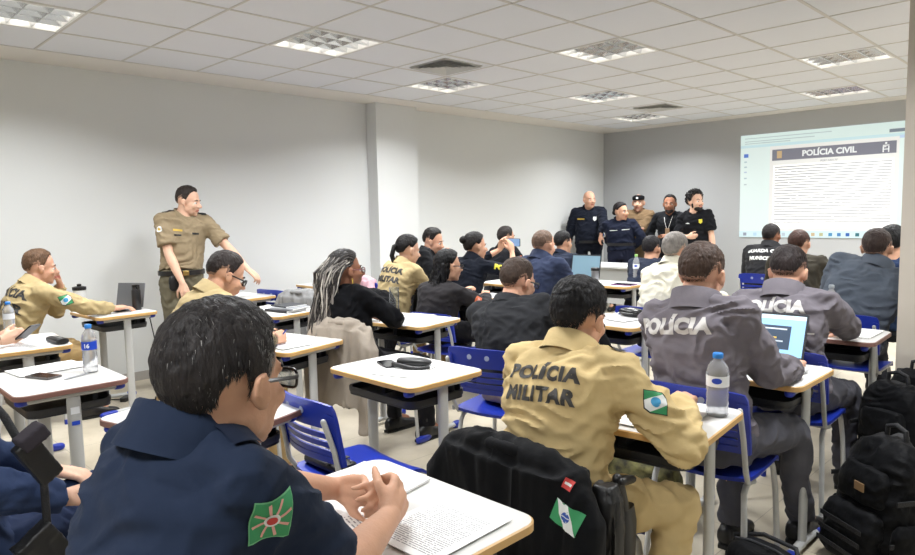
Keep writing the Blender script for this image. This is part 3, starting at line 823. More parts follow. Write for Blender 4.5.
def make_chair():
    r = empty('classroom_chair', (0, 0, 0))
    def surf(x0, x1, y0, y1, fn, th, nx=12, ny=12, rr=.05):
        g = G(); top = []; 
        for k in range(2):
            for j in range(ny+1):
                for i in range(nx+1):
                    u, v = i/nx*2-1, j/ny*2-1
                    # rounded-square mapping
                    x = u*(1-.06*v*v*abs(u)**4*0)*1.; y = v
                    x, y = (lambda a, b: (a*math.sqrt(max(0, 1-.10*b*b*b*b)), b*math.sqrt(max(0, 1-.10*a*a*a*a))))(u, v)
                    X = (x0+x1)/2+x*(x1-x0)/2; Y = (y0+y1)/2+y*(y1-y0)/2
                    g.v.append(tuple(fn(X, Y, k*th)))
        n = (nx+1)*(ny+1); idx = lambda k, i, j: k*n+j*(nx+1)+i
        for j in range(ny):
            for i in range(nx):
                g.f.append((idx(1, i, j), idx(1, i+1, j), idx(1, i+1, j+1), idx(1, i, j+1)))
                g.f.append((idx(0, i, j+1), idx(0, i+1, j+1), idx(0, i+1, j), idx(0, i, j)))
        for i in range(nx):
            g.f.append((idx(0, i, 0), idx(0, i+1, 0), idx(1, i+1, 0), idx(1, i, 0))); g.f.append((idx(1, i, ny), idx(1, i+1, ny), idx(0, i+1, ny), idx(0, i, ny)))
        for j in range(ny):
            g.f.append((idx(1, 0, j), idx(1, 0, j+1), idx(0, 0, j+1), idx(0, 0, j))); g.f.append((idx(0, nx, j), idx(0, nx, j+1), idx(1, nx, j+1), idx(1, nx, j)))
        g.m = [0]*len(g.f); return g
    g = surf(-.205, .205, -.19, .205, lambda X, Y, t: V((X, Y, .440+t+.012*(X/.2)**2-.035*max(0, (Y-.13)/.075)**2)), .014)
    link('seat', g, M_blue, r)
    def bf(X, Zz, t):   # backrest, concave in plan, leaning
        return V((X, -.235-.30*(Zz-.62)*.6+.045*(X/.2)**2-t, Zz-.03-.012*(X/.2)**4))
    g = surf(-.205, .205, .735, .835, bf, .012, 14, 6)
    for z in (.705, .672, .639):
        h = surf(-.19, .19, z-.011, z+.011, bf, .010, 12, 2); g.add(h.v, h.f)
    for s in (-1, 1):
        h = surf(s*.188-.019, s*.188+.019, .600, .80, bf, .016, 3, 10); g.add(h.v, h.f)
    h = surf(-.19, .19, .600, .626, bf, .012, 12, 2); g.add(h.v, h.f)
    b = link('backrest', g, M_blue, r)
    for x in (-.05, .05):
        g = G(); g.tube([bf(x, .79, .010), bf(x, .79, .0145)], .013, 14, 'flat')
        link('backrest_rivet', g, mat('rivet_grey', (150, 160, 190), .4), b)
    for s in (-1, 1):
        x = s*.175
        c = [(x*1.12, .205, 0), (x*1.05, .195, .30), (x, .185, .395), (x, .165, .420), (x, .12, .430), (x, -.10, .430), (x, -.145, .420), (x, -.165, .395), (x*1.04, -.18, .30), (x*1.12, -.215, 0)]
        link('leg_frame', G().tube(c, .0115, 10, 'flat'), M_steel, r)
        c = [(x*1.08, -.10, .430), (x*1.08, -.17, .445), (x*1.1, -.205, .50), (x*1.08, -.225, .62), (x*1.07, -.265, .74)]
        link('back_post', G().tube(c, .0105, 10), M_steel, r)
        for y in (.205, -.215):
            link('foot_tip', G().tube([(x*1.12, y, .0), (x*1.115, y, .035)], .014, 10, 'flat'), M_blue if y > 0 else mat('foot_grey', (140, 142, 145), .5), r)
    link('crossbar', G().tube([(-.175, .06, .425), (.175, .06, .425)], .010, 8).tube([(-.175, -.10, .425), (.175, -.10, .425)], .010, 8), M_steel, r)
    return r
# ------------------------------------------------------------ desks and chairs in place
D0 = make_desk(M_edge); DB = make_desk(M_edge2)
used = {}
def desk(x, y, rz, label, brown=False):
    p = DB if brown else D0; k = id(p)
    o = p if k not in used else dup(p, (x, y, 0), rz)
    used[k] = 1; o.location = (x, y, 0); o.rotation_euler = (0, 0, rad(rz))
    return tag(o, label, 'desk', 'school desks')
d5 = desk(-1.235, .965, 0, 'yellow-edged school desk with printed pages under the clasped hands of the navy-shirted man in glasses')
d4 = desk(-2.37, 1.04, 16, 'brown-edged white school desk directly behind the head of the man in the navy shirt', True)
d3 = desk(-3.45, .84, 0, 'brown-edged white school desk with a water bottle and grey phone, at the left', True)
d2 = desk(-4.6, .95, -4, 'yellow-edged school desk at the left edge under the black sleeves holding a phone')
d1 = desk(-5.62, 1.80, 3, 'school desk by the left wall with tablet and black flask, khaki officer leaning on it')
d6 = desk(-3.42, 1.97, 12, 'school desk on which the bespectacled khaki officer is writing')
d7 = desk(-2.35, 1.985, 0, 'empty-seated school desk in the middle with a black glasses case on it')
d8 = desk(-4.62, 2.62, 10, 'school desk stacked with notebooks, beside the woman with grey braids')
d8b = desk(-5.78, 2.92, 5, 'school desk behind the writing khaki officer, in front of the instructor')
d11 = desk(-5.95, 4.02, 0, 'school desk close to the left wall next to the pink garment')
d9 = desk(-3.47, 2.97, 9, 'school desk with a clear tumbler and papers, at the elbow of the woman with braids')
d10 = desk(-4.08, 4.22, 0, 'school desk in front of the woman with long black hair')
d12 = desk(-1.21, 2.085, 6, 'school desk with the large water bottle, under the khaki POLÍCIA MILITAR officer\'s arm')
d13 = desk(-1.20, 2.99, 0, 'school desk with the bright laptop of the grey-jacketed officer')
d14 = desk(-1.235, 4.13, 2, 'brown-edged school desk with open papers beside the pillar at the right', True)
d15 = desk(-2.40, 3.78, 0, 'school desk with loose white papers behind the head of the khaki POLÍCIA MILITAR officer')
d16 = desk(-3.62, 5.72, 0, 'school desk with a screen, dark tumbler and green-capped bottle near the front')
d17 = desk(-2.45, 5.10, 0, 'school desk in front of the grey-haired man in the cream jacket')
d18 = desk(-4.5, 5.25, 0, 'school desk in front of the woman filming with her phone')
CH = make_chair(); first = [True]
def chair(x, y, rz, label):
    o = CH if first[0] else dup(CH, (x, y, 0), rz)
    first[0] = False; o.location = (x, y, 0); o.rotation_euler = (0, 0, rad(rz))
    return tag(o, label, 'chair', 'blue classroom chairs')
ce = chair(-2.17, 1.58, -3, 'empty blue plastic chair with a black pencil case on its seat')
chair(-1.0, .36, 10, 'chair under the navy-shirted man in glasses, mostly hidden')
cblk = chair(-2.31, 2.64, 12, 'blue chair with slatted back behind the man in the black jacket')
cmil = chair(-1.30, 1.75, -3, 'chair under the khaki POLÍCIA MILITAR officer, hidden by the draped black jacket'); cmil.scale = (1, 1, .94)
cg1 = chair(-1.18, 2.63, 4, 'blue chair under the nearer grey-jacketed POLÍCIA officer')
cg2 = chair(-1.18, 3.52, 3, 'blue chair under the farther grey-jacketed POLÍCIA officer')
chair(-1.28, 4.86, 0, 'blue chair under the officer in the blue-grey jacket near the pillar')
cbr = chair(-3.35, 2.56, 12, 'blue chair of the woman with braids, with a grey jacket hung on it')
clh = chair(-3.80, 3.68, 8, 'blue chair under the woman with long black hair'); clh.scale = (1, 1, .9)
chair(-5.70, 3.42, 10, 'blue plastic chair by the left wall behind the stacked notebooks')
chair(-4.35, 2.05, 0, 'blue chair tucked low behind the desk of the writing officer')
chair(-3.38, 1.60, 8, 'chair under the writing khaki officer in glasses')
chair(-5.62, 1.16, 2, 'chair under the khaki officer who props his chin at the left wall')
chair(-2.28, 3.42, 0, 'blue chair right of the khaki POLÍCIA MILITAR officer\'s head')
chair(-4.42, 3.70, 0, 'chair with a black coat on it under the ponytailed khaki officer').scale = (1, 1, .9)
chair(-2.70, 7.22, 0, 'blue chair under the officer with the municipal guard lettering')
chair(-2.10, 6.30, 0, 'blue chair under the balding man in dark olive')
chair(-3.46, 4.30, 0, 'chair under the nearly bald officer in navy')
chair(-2.40, 4.40, 0, 'chair under the grey-haired man in the cream jacket')
chair(-4.55, 0.35, 0, 'chair at the far left under the person in black sleeves')
chair(-3.50, 0.18, 0, 'chair at the left edge under the person in khaki trousers')
chair(-2.16, 0.31, 0, 'chair under the navy-uniformed person at the lower left')

# ------------------------------------------------------------ people
M_black = cloth('black', (16, 17, 20)); 
M_let_dark = mat('print_charcoal', (58, 56, 54), .7); M_let_grey = mat('print_reflective', (196, 193, 190), .5)
M_let_white = mat('print_white', (222, 222, 220), .6); M_let_yel = mat('print_yellow', (216, 206, 60), .6)
KH = (184, 164, 122); NAVY = (36, 48, 74)
green = mat('patch_green', (58, 150, 96), .7); white = mat('patch_white', (232, 234, 232), .7); blue = mat('patch_blue', (48, 84, 170), .7); red = mat('patch_red', (196, 62, 58), .7)
pink_ = mat('patch_salmon', (226, 170, 160), .7); gold = mat('patch_gold', (206, 172, 70), .6); black_ = mat('patch_black', (24, 24, 26), .7); orange = mat('patch_orange', (214, 110, 70), .7)
def flag_par(s=.07, diamond=False):
    """green field, white diagonal band, blue disc"""
    w, h = s, s*.7
    L = [(poly2d([(-w/2, -h/2), (w/2, -h/2), (w/2, h/2), (-w/2, h/2)]), green), (poly2d([(-w/2, h/2), (-w*.05, h/2), (w/2, -h/2), (w*.05, -h/2)]), white), (poly2d(circ(0, 0, h*.22)), blue), (poly2d([(-h*.2, -h*.03), (h*.2, h*.03), (h*.2, h*.07), (-h*.2, .01*h)]), white)]
    return L
def shield(s=.075):
    a = s/2
    return [(poly2d([(0, a*1.5), (a*1.08, .25*a), (a*1.0, -.4*a), (0, -a*1.5), (-a*1.0, -.4*a), (-a*1.08, .25*a)]), black_), (poly2d([(0, a*1.4), (a*.98, .22*a), (a*.9, -.38*a), (0, -a*1.4), (-a*.9, -.38*a), (-a*.98, .22*a)]), green),
            (poly2d([(-a*.98, .22*a), (-a*.55, .75*a), (a*.92, .1*a), (a*.9, -.38*a), (a*.55, -.8*a), (-a*.9, -.30*a)]), white), (poly2d(circ(0, 0, a*.42)), mat('patch_sky', (70, 160, 210), .7))]

def comb_short(d): return V((d.x*.2, .5 if d.z > .5 else -.3, -.8 if d.z < .4 else .1))
# 1 the man in front, navy shirt
q = person('man with grey-flecked black hair, glasses and navy shirt clasping his hands, nearest the camera', (-.99, .37, .58), (-.985, .475, 1.213), yaw=8, syaw=8, hyaw=14, hpitch=6, hs=.98, sk='tan', w=.95, swid=.138,
           hair='short', hcol=(42, 38, 38), hairkw=dict(top=.012, side=.009, lump=.003, fade=-5, n=24000, nu=110, nv=80, grey=(146, 143, 140), skw=dict(length=.019, comb=lambda d: V((d.x*.6+d.z*.3, -.25 if d.z < .6 else .6*d.y+.1, -.9 if d.z < .5 else -.1)), tuft=.1, w=.0006,
           greyfn=lambda d: .02+.75*max(0, min(1, (d.y+.05)*1.8))*max(0, 1-max(0, d.z-.25)*1.2))), topname='shirt', tname='navy_shirt', top=(34, 44, 64), sleeve='short', thick=.010, collar='shirt', legs=NAVY, lname='navy_trousers', neck=(-1.012, .425, 1.125),
           L=dict(w=(-1.33, .90, .81), l=1.06, e=(-.6, -.5, -.9), d=(.92, .30, .10), n=(.30, -.9, -.1), curls=(42, 46, 50, 54), ts=1), Rt=dict(w=(-1.10, .875, .82), l=1.13, e=(.5, -.3, -.95), d=(-.55, .80, .22), n=(-.85, -.4, -.3), curls=(50, 54, 58, 60), ts=1), vox=.0055, glasses=(40, 38, 38), nose=1.1, chub=.004, wr=.005)
PFRONT = q
s = .0285
rays = []
for k in range(8):
    a = rad(22.5+45*k); r0, r1 = .010, .040
    d = (math.cos(a), math.sin(a)); n = (-d[1], d[0])
    rr = .038/(abs(d[0])+abs(d[1]))
    rays.append([(d[0]*r0+n[0]*.0018, d[1]*r0+n[1]*.0018), (d[0]*r0-n[0]*.0018, d[1]*r0-n[1]*.0018), (d[0]*rr-n[0]*.0022, d[1]*rr-n[1]*.0022), (d[0]*rr+n[0]*.0022, d[1]*rr+n[1]*.0022)])
S5 = .042
arm_patch(q, 1, [(poly2d([(0, S5*1.06), (S5*1.06, 0), (0, -S5*1.06), (-S5*1.06, 0)]), mat('patch_mint', (120, 190, 140), .7)), (poly2d([(0, S5), (S5, 0), (0, -S5), (-S5, 0)]), green), (poly2d(*rays), pink_), (poly2d(circ(0, 0, .011)), white), (poly2d(circ(0, 0, .0075)), red)], f=.10, out=(.8, -.5, .35), step=.008)
epaulettes(q, cloth('navy_dark', (26, 34, 52)), (1,), .05)

# 2 navy uniform at the lower left, head outside the frame
q = person('person in navy uniform with black tactical vest at the lower left edge, hand on lap', (-2.16, .28, .56), (-2.22, .26, 1.24), yaw=-4, sk='light', hair='short', top=(48, 62, 94), tname='navy_uniform', legs=(44, 56, 86), lname='navy_uniform_trousers',
           collar='stand', Rt=dict(w=(-2.04, .50, .71), e=(.5, -1., -.3), d=(.1, .9, -.1), n=(-.5, -.1, -.85), curl=45), L=dict(w=(-2.4, .55, .68), d=(.4, .8, -.3)), vox=.007,
           pose_legs=[((-2.44, .74, .56), (-2.46, .78, .09), (0, 1, 0)), ((-2.30, .84, .60), (-2.36, .86, .09), (0, 1, 0))])
# 3 khaki officer by the left wall
q = person('khaki-uniformed officer seated by the left wall, chin propped on his hand', (-5.62, 1.12, .56), (-5.62, 1.33, 1.135), yaw=0, syaw=6, hyaw=-6, hpitch=6, sk='pink', hair='short', hcol=(104, 78, 58), hairkw=dict(top=.012, side=.003), top=KH, tname='khaki', legs=(186, 158, 112), lname='khaki_trousers', shoe=(30, 26, 24),
           collar='shirt', L=dict(w=(-5.66, 1.455, .995), e=(-.3, .5, -.9), d=(.0, -.22, .97), n=(0, -.95, -.2), curl=78), Rt=dict(w=(-5.49, 1.76, .80), e=(.9, -.1, -.4), d=(-.1, .95, -.02), n=(0, 0, -1), curl=14), vox=.008)
arm_patch(q, 1, shield(.075), f=.55); back_text(q, ['POLÍCIA', 'MILITAR'], M_let_dark, t=.70, size=.085, gap=.105)
# 4 black sleeves at the left edge
q = person('person in black jacket at the left edge holding up a phone in both hands', (-4.62, .28, .56), (-4.78, .30, 1.2), yaw=0, sk='light', hair='short', top=(30, 31, 34), tname='black_jacket', thick=.022, legs=(60, 58, 56), lname='dark_trousers', collar='stand',
           Rt=dict(w=(-4.50, .84, .80), e=(.8, -.3, -.4), d=(-.1, .9, .25), n=(-.9, 0, -.2), curl=45), L=dict(w=(-4.66, .86, .80), e=(-.8, -.3, -.4), d=(.35, .9, .2), n=(.9, -.3, -.1), curl=45, ts=1), vox=.008)
# 5 khaki trousers at the left edge
q = person('person in khaki trousers cut off by the left edge, knee under the brown-edged desk', (-3.60, .10, .56), (-3.75, -.05, 1.24), yaw=0, sk='light', hair='short', top=KH, tname='khaki', legs=(186, 158, 112), lname='khaki_trousers',
           L=dict(w=(-3.75, .42, .66)), Rt=dict(w=(-3.45, .40, .66)), vox=.010, pose_legs=[((-3.86, .62, .55), (-3.85, .60, .09), (0, 1, 0)), ((-3.50, .50, .53), (-3.48, .44, .09), (0, 1, 0))])
# 6 the instructor
q = person('standing instructor in short-sleeved khaki shirt and olive trousers against the left wall', (-5.83, 2.44, .94), (-5.81, 2.53, 1.615), yaw=-100, syaw=-98, hyaw=-50, hpitch=10, stand=True, sk='light', hair='short', hcol=(46, 38, 34), hairkw=dict(top=.012, side=.003), top=(148, 132, 106), tname='tan_shirt', sleeve='short', thick=.016,
           collar='shirt', legs=(112, 106, 88), lname='olive_trousers', w=1.02, belly=.012, hem=.10,
           Rt=dict(w=(-5.64, 2.36, .93), e=(-.3, -.8, -.2), d=(.15, .15, -.95), n=(-.9, .3, 0), curl=24, ts=-1), L=dict(w=(-5.50, 2.88, 1.02), e=(-.5, .8, -.6), d=(.3, .5, -.55), n=(-.5, 0, -.8), curl=22, ts=1), vox=.007)
QI = q; epaulettes(q, mat('patch_black', (24, 24, 26)), (-1, 1), .052); belt(q, (26, 24, 24), z=.07)
chest_patch(q, [(poly2d([(-.035, -.008), (.035, -.008), (.035, .008), (-.035, .008)]), gold)], .075, .78)
chest_patch(q, [(poly2d([(-.028, -.006), (.028, -.006), (.028, .006), (-.028, .006)]), black_)], .075, .70, 'name_tag')
chest_patch(q, [(poly2d([(-.03, -.008), (.03, -.008), (.03, .008), (-.03, .008)]), black_)], -.07, .74, 'name_tag')
arm_patch(q, 1, [(poly2d(circ(0, 0, .026)), white), (poly2d(circ(0, 0, .014)), gold)], f=.35, out=(.6, -.8, 0))
g = G(); g.ball(V((-5.72, 2.33, .93)), (.025, .05, .07), None, 12, 3); link('radio_holster', g, mat('leather_black', (24, 24, 25), .45), q['root'], world=True)
# 7 the writing officer
q = person('khaki officer with glasses and shaved dark hair bending over to write', (-3.50, 1.46, .56), (-3.48, 1.70, 1.155), yaw=-4, syaw=-2, hyaw=-12, hpitch=26, sk='tan', hair='short', hcol=(44, 36, 34), hairkw=dict(top=.007, side=.002), top=(188, 168, 126), tname='khaki_light', legs=(186, 158, 112), lname='khaki_trousers', collar='shirt',
           Rt=dict(w=(-3.30, 1.84, .80), e=(.9, -.3, -.4), d=(-.15, .9, .1), n=(-.8, 0, -.5), curl=48), L=dict(w=(-3.58, 1.84, .80), e=(-.9, -.2, -.4)), glasses=(24, 24, 26), vox=.0075, bow=.09)
# 8 woman with braids
q = person('woman with long grey braids, glasses and black cardigan, seated sideways', (-3.36, 2.46, .56), (-3.44, 2.46, 1.13), yaw=2, syaw=0, hyaw=-14, hpitch=-2, sk='brown', fem=True, w=.98, hair='braids', hcol=(38, 34, 33), hairkw=dict(top=.010, side=.006), top=(11, 12, 16), tname='black_knit', legs=(24, 24, 28), lname='black_trousers',
           thick=.020, L=dict(w=(-3.62, 2.72, .80), d=(.6, .7, 0)), Rt=dict(w=(-3.36, 2.78, .80), e=(1., -.2, -.3), d=(-.9, .4, 0), curl=25), glasses=(120, 70, 70), vox=.008)
g = G(); rnd = random.Random(3)
hR, hF, hU, Hc = q['hR'], q['hF'], q['hU'], q['Hc']
g.cur = 0
for k in range(190):
    a = rnd.uniform(-150, 150); el = rnd.uniform(5, 75)
    back = abs(a) > 70
    az = 180+a*.75
    d = V((math.sin(rad(az))*math.cos(rad(el)), math.cos(rad(az))*math.cos(rad(el)), math.sin(rad(el))))
    p0 = HAIRC+V((d.x*.083, d.y*.102, d.z*.097))
    top_ = p0+d*.015
    ex = d.x*(.085+rnd.uniform(0, .02)); ey = -.15-rnd.uniform(.0, .10)
    pts = []
    L = rnd.uniform(.40, .58)
    m1 = V((d.x*.10, min(-.06, p0.y*.9-.085), .02)); 
    for t in np.linspace(0, 1, 9):
        if t < .35:
            u = t/.35; p = lerp(lerp(p0, top_, u), lerp(top_, m1, u), u)
        else:
            u = (t-.35)/.65; p = V((lerp(m1.x, ex, u)+.018*math.sin(9*u+k), lerp(m1.y, ey, u)+.018*math.sin(8*u+k*2), m1.z-(L-.02)*u))
        pts.append(Hc+hR*p.x+hF*p.y+V((0, 0, p.z)))
    g.cur = 0 if rnd.random() < .55 else (1 if rnd.random() < .75 else 2)
    g.tube(pts, [.0042]*7+[.0034, .003], 6)
g.cur = 0
for k in range(14):     # rows laid back over the crown
    x = (k-6.5)*.0115
    pts = [HAIRC+V((x*(1+.1*abs(math.sin(t))), math.cos(t)*.100*math.sqrt(max(.05, 1-(x/.085)**2)), math.sin(t)*.096*math.sqrt(max(.05, 1-(x/.09)**2)))) for t in np.linspace(.75, 2.7, 9)]
    g.tube([Hc+hR*p.x+hF*p.y+hU*p.z for p in pts], .0052, 6)
o = link('braids', g, [mat('braid_dark', (52, 48, 46), .6), mat('braid_grey', (136, 130, 124), .6), mat('braid_silver', (190, 184, 174), .6)], q['root'], world=True)
g = G(); g.tube([Hc+hR*.084+hF*.0-hU*.05, Hc+hR*.086-hU*.085], .004, 8); g.ball(Hc+hR*.086-hU*.09, .007); link('earring', g, gold, q['root'], world=True)
# 10 ponytail, khaki
q = person('ponytailed woman in khaki POLÍCIA MILITAR uniform near the pilaster', (-4.40, 3.58, .56), (-4.37, 3.77, 1.165), yaw=-2, syaw=4, hyaw=-16, hpitch=12, sk='light', fem=True, w=.92, hair='pony', hcol=(24, 21, 22), hairkw=dict(top=.010, side=.006), top=(188, 168, 126), tname='khaki_light', legs=(186, 158, 112), lname='khaki_trousers', collar='shirt', vox=.009)
back_text(q, ['POLÍCIA', 'MILITAR'], M_let_dark, t=.76, size=.066, gap=.080)
hR, hF, hU, Hc = q['hR'], q['hF'], q['hU'], q['Hc']
g = G(); g.tube([Hc-hF*.105+hU*.03, Hc-hF*.135+hU*.01, Hc-hF*.145-hU*.07, Hc-hF*.13-V((0, 0, .16)), Hc-hF*.15-V((0, 0, .26)), Hc-hF*.17-V((0, 0, .31))], [.018, .022, .020, .018, .015, .006], 12); link('ponytail', g, q['hm'], q['root'], world=True)
# 11 man in black, chin in hand
q = person('dark-haired man in black jacket resting his chin on his hand, left of the bun-haired woman', (-4.98, 4.45, .56), (-4.97, 4.62, 1.195), yaw=-10, syaw=-55, hyaw=-60, hpitch=14, sk='pink', hair='short', hcol=(28, 24, 24), hairkw=dict(top=.014, side=.005), top=(28, 29, 33), tname='black_jacket', thick=.02, collar='shirt',
           Rt=dict(w=(-4.72, 4.62, 1.02), e=(.2, -.3, -.9), d=(-.35, .2, .9), n=(-.8, .2, .1), curl=40), L=dict(w=(-4.55, 4.85, .98), e=(.1, .2, -.9), d=(-.8, -.2, .4), n=(-.3, -.3, -.8), curl=30), vox=.009)
# 12 long black hair
q = person('woman with long black hair and dark jacket with an orange sleeve badge', (-3.84, 3.58, .56), (-3.83, 3.72, 1.055), yaw=2, hyaw=-22, hpitch=2, sk='tan', fem=True, w=.98, hair='long', hcol=(16, 15, 18), hairkw=dict(top=.014, side=.010), top=(46, 44, 46), tname='charcoal_jacket', thick=.022, legs=(30, 30, 34), lname='black_trousers', collar='low', vox=.009,
           Rt=dict(w=(-3.72, 4.02, .80), e=(.8, -.3, -.5)), glasses=(30, 28, 28), neck=(-3.85, 3.66, .90))
hR, hF, hU, Hc = q['hR'], q['hF'], q['hU'], q['Hc']
g = G()
g.oval([(Hc+hU*.075-hF*.03, hR, hF, .05, .06), (Hc+hU*.02-hF*.055, hR, hF, .088, .075), (Hc-hU*.07-hF*.075, hR, hF, .096, .066), (Hc-V((0, 0, .18))-hF*.125, hR, hF, .112, .062), (Hc-V((0, 0, .30))-hF*.175, hR, hF, .11, .055), (Hc-V((0, 0, .42))-hF*.195, hR, hF, .09, .045), (Hc-V((0, 0, .50))-hF*.19, hR, hF, .05, .02)][::-1], 24)
me = remesh(g, .008, 2, wrinkle(.016, 14, 3, (2.0, 2.0, .5))); link('long_hair', me, q['hm'], q['root'], world=True)
arm_patch(q, 1, [(poly2d([(-.028, -.028), (.03, -.024), (.03, .02), (0, .03), (-.028, .024)]), orange), (poly2d([(-.018, -.012), (.016, -.010), (.016, .008), (-.018, .010)]), pink_)], f=.62)
# 13 bun, filming
q = person('woman with a hair bun and black shirt with yellow sleeve lettering, filming with a phone', (-4.22, 4.22, .58), (-4.20, 4.42, 1.17), yaw=0, hyaw=-20, hpitch=2, sk='tan', fem=True, w=.98, hair='bun', hcol=(26, 22, 22), hairkw=dict(top=.010, side=.006), top=(22, 26, 36), tname='black_blue_shirt', legs=(24, 26, 34), lname='black_trousers', collar='stand', vox=.008,
           Rt=dict(w=(-3.98, 4.66, 1.11), e=(.7, -.2, -.7), d=(-.3, .1, .95), n=(-.9, .1, 0), curl=30, ts=1, cuff=.30), L=dict(w=(-4.25, 4.80, 1.12), e=(-.8, .1, -.6), d=(.2, .1, .95), n=(.9, -.1, 0), curl=30, ts=1, cuff=.6))
hR, hF, hU, Hc = q['hR'], q['hF'], q['hU'], q['Hc']
g = G(); g.ball(Hc-hF*.132+hU*.058, (.033, .031, .033), (hR, hF, hU)); g.tube([Hc-hF*.128+hU*.058+(hR*math.cos(t)+hU*math.sin(t))*.026 for t in np.linspace(0, 6.3, 14)], .012, 8); link('hair_bun', g, q['hm'], q['root'], world=True)
a = q['arms'][1]
me = text2d('POLÍCIA', .058, .005); me.transform(Matrix.Rotation(rad(-90), 4, 'Z'))
arm_patch(q, 1, [(me, M_let_yel)], f=.72, out=(.75, -.65, .3), name='sleeve_lettering')
Qbun = q
# 14 man in polo behind
q = person('short-haired man in black polo facing right, behind the filming woman', (-5.08, 5.70, .58), (-5.08, 5.86, 1.185), yaw=-10, hyaw=-14, sk='tan', hair='short', hcol=(44, 38, 36), hairkw=dict(top=.010, side=.004), top=(26, 27, 31), tname='black_polo', sleeve='short', collar='shirt', vox=.010)
arm_patch(q, 1, [(poly2d(circ(0, 0, .022)), orange)], f=.3)
# 15 man in black jacket
q = person('man in glossy black jacket and glasses on the blue slatted chair', (-2.30, 2.70, .56), (-2.38, 2.84, 1.085), yaw=0, syaw=8, hyaw=-8, hpitch=12, hs=1.04, sk='pink', w=1.12, hair='short', hcol=(66, 52, 44), hairkw=dict(top=.010, side=.004, n=2500, skw=dict(length=.013, comb=comb_short)), top=(44, 45, 48), tname='black_bomber', thick=.030, wr=.008, legs=(176, 156, 128), lname='beige_trousers', glasses=(22, 22, 22), collar='low', vox=.0075, chub=.006,
           L=dict(w=(-2.48, 3.16, .81)), Rt=dict(w=(-2.18, 3.14, .81), e=(.8, -.3, -.5)))
# 16 nearly bald, navy
q = person('nearly bald man in navy uniform jacket in the middle of the room', (-3.46, 4.26, .58), (-3.46, 4.46, 1.19), yaw=0, hyaw=-6, hpitch=6, sk='pink', w=1.12, hair='balding', hcol=(110, 88, 74), hairkw=dict(top=.002, side=.002), top=(52, 60, 84), tname='navy_jacket', thick=.024, legs=NAVY, lname='navy_trousers', collar='jacket', vox=.009)
# 17
q = person('dark-haired person in navy half hidden beyond the nearly bald man', (-4.50, 6.00, .58), (-4.50, 6.15, 1.12), yaw=0, hyaw=-10, sk='tan', hair='short', hcol=(20, 18, 20), hairkw=dict(top=.014, side=.008), top=(42, 48, 64), tname='navy_jacket2', collar='low', vox=.011)
arm_patch(q, 1, [(poly2d([(-.02, -.05), (.02, -.05), (.02, .05), (-.02, .05)]), white)], f=.5)
# ---- standing group at the front wall
q = person('tall bald man in dark navy uniform standing in the front left corner', (-6.02, 8.88, .96), (-5.98, 8.84, 1.64), yaw=-150, hyaw=-120, hs=1.14, stand=True, sk='pink', w=1.18, belly=.03, top=(26, 30, 42), tname='midnight_uniform', thick=.022, legs=(24, 27, 38), lname='midnight_trousers', collar='stand', vox=.011, chub=.008,
           Rt=dict(w=(-6.30, 8.72, .92), cuff=.98), L=dict(w=(-5.62, 8.60, 1.12), e=(.7, .3, -.6), d=(-.1, -.2, -.9), curl=30))
chest_patch(q, [(poly2d([(-.055, -.010), (.055, -.010), (.055, .010), (-.055, .010)]), gold)], .11, .76); chest_patch(q, [(poly2d([(-.026, .03), (.026, .03), (.026, -.012), (0, -.035), (-.026, -.012)]), white)], -.10, .76); belt(q, (12, 12, 14), z=.04, ex=.02, buckle=False)
q = person('woman in dark navy uniform with bound hair and arms behind her, among the standing group', (-5.34, 8.70, .86), (-5.34, 8.70, 1.45), yaw=-150, hyaw=-95, hs=1.10, stand=True, sk='tan', fem=True, w=1.08, belly=.015, hair='bun', hcol=(26, 20, 22), hairkw=dict(top=.012, side=.006), top=(26, 31, 48), tname='midnight_blue', thick=.024, legs=(32, 36, 54), lname='midnight_blue_trousers', collar='stand', vox=.010,
           Rt=dict(w=(-5.42, 8.88, .92), e=(-.6, 0, -.6)), L=dict(w=(-5.24, 8.84, .92), e=(.6, 0, -.6)))
hR, hF, hU, Hc = q['hR'], q['hF'], q['hU'], q['Hc']
g = G(); g.ball(Hc-hF*.115-hU*.01, .040); link('hair_bun', g, q['hm'], q['root'], world=True)
for x in (-.085, .085): chest_patch(q, [(poly2d([(-.055, -.005), (.055, -.005), (.055, .005), (-.055, .005)]), white)], x, .74, 'reflective_strip')
arm_patch(q, 1, [(poly2d(circ(0, 0, .045)), white), (poly2d(circ(0, 0, .022)), blue)], f=.5, out=(-.4, -.9, 0)); belt(q, (16, 16, 20), z=.12, ex=.018, buckle=False)
q = person('standing officer in brown field jacket and black beret with arms folded', (-5.42, 9.32, .92), (-5.40, 9.28, 1.575), yaw=-165, hyaw=-160, hs=1.12, stand=True, sk='pink', top=(128, 106, 80), tname='brown_field', thick=.026, legs=(116, 98, 76), lname='brown_trousers', collar='shirt', vox=.011,
           Rt=dict(w=(-5.34, 9.04, 1.17), e=(-.6, .2, -.7), d=(1, -.1, .1), n=(0, 1, 0), curl=20), L=dict(w=(-5.46, 9.00, 1.14), e=(.6, .2, -.7), d=(-1, -.1, .0), n=(0, 1, 0), curl=20))
hR, hF, hU, Hc = q['hR'], q['hF'], q['hU'], q['Hc']
g = G(); g.oval([(Hc+hU*.045, hR, hF, .084, .104), (Hc+hU*.07, hR, hF, .092, .112), (Hc+hU*.10-hF*.01, hR, hF, .088, .105), (Hc+hU*.122-hF*.01, hR, hF, .05, .06)], 24); link('beret', g, M_black, q['root'], world=True)
g = G(); g.tube([Hc+hU*.075+hF*.108, Hc+hU*.075+hF*.116], .018, 12, 'flat'); link('beret_badge', g, white, q['root'], world=True)
for s_ in (-1, 1):
    sh = q['shs'][0 if s_ < 0 else 1]
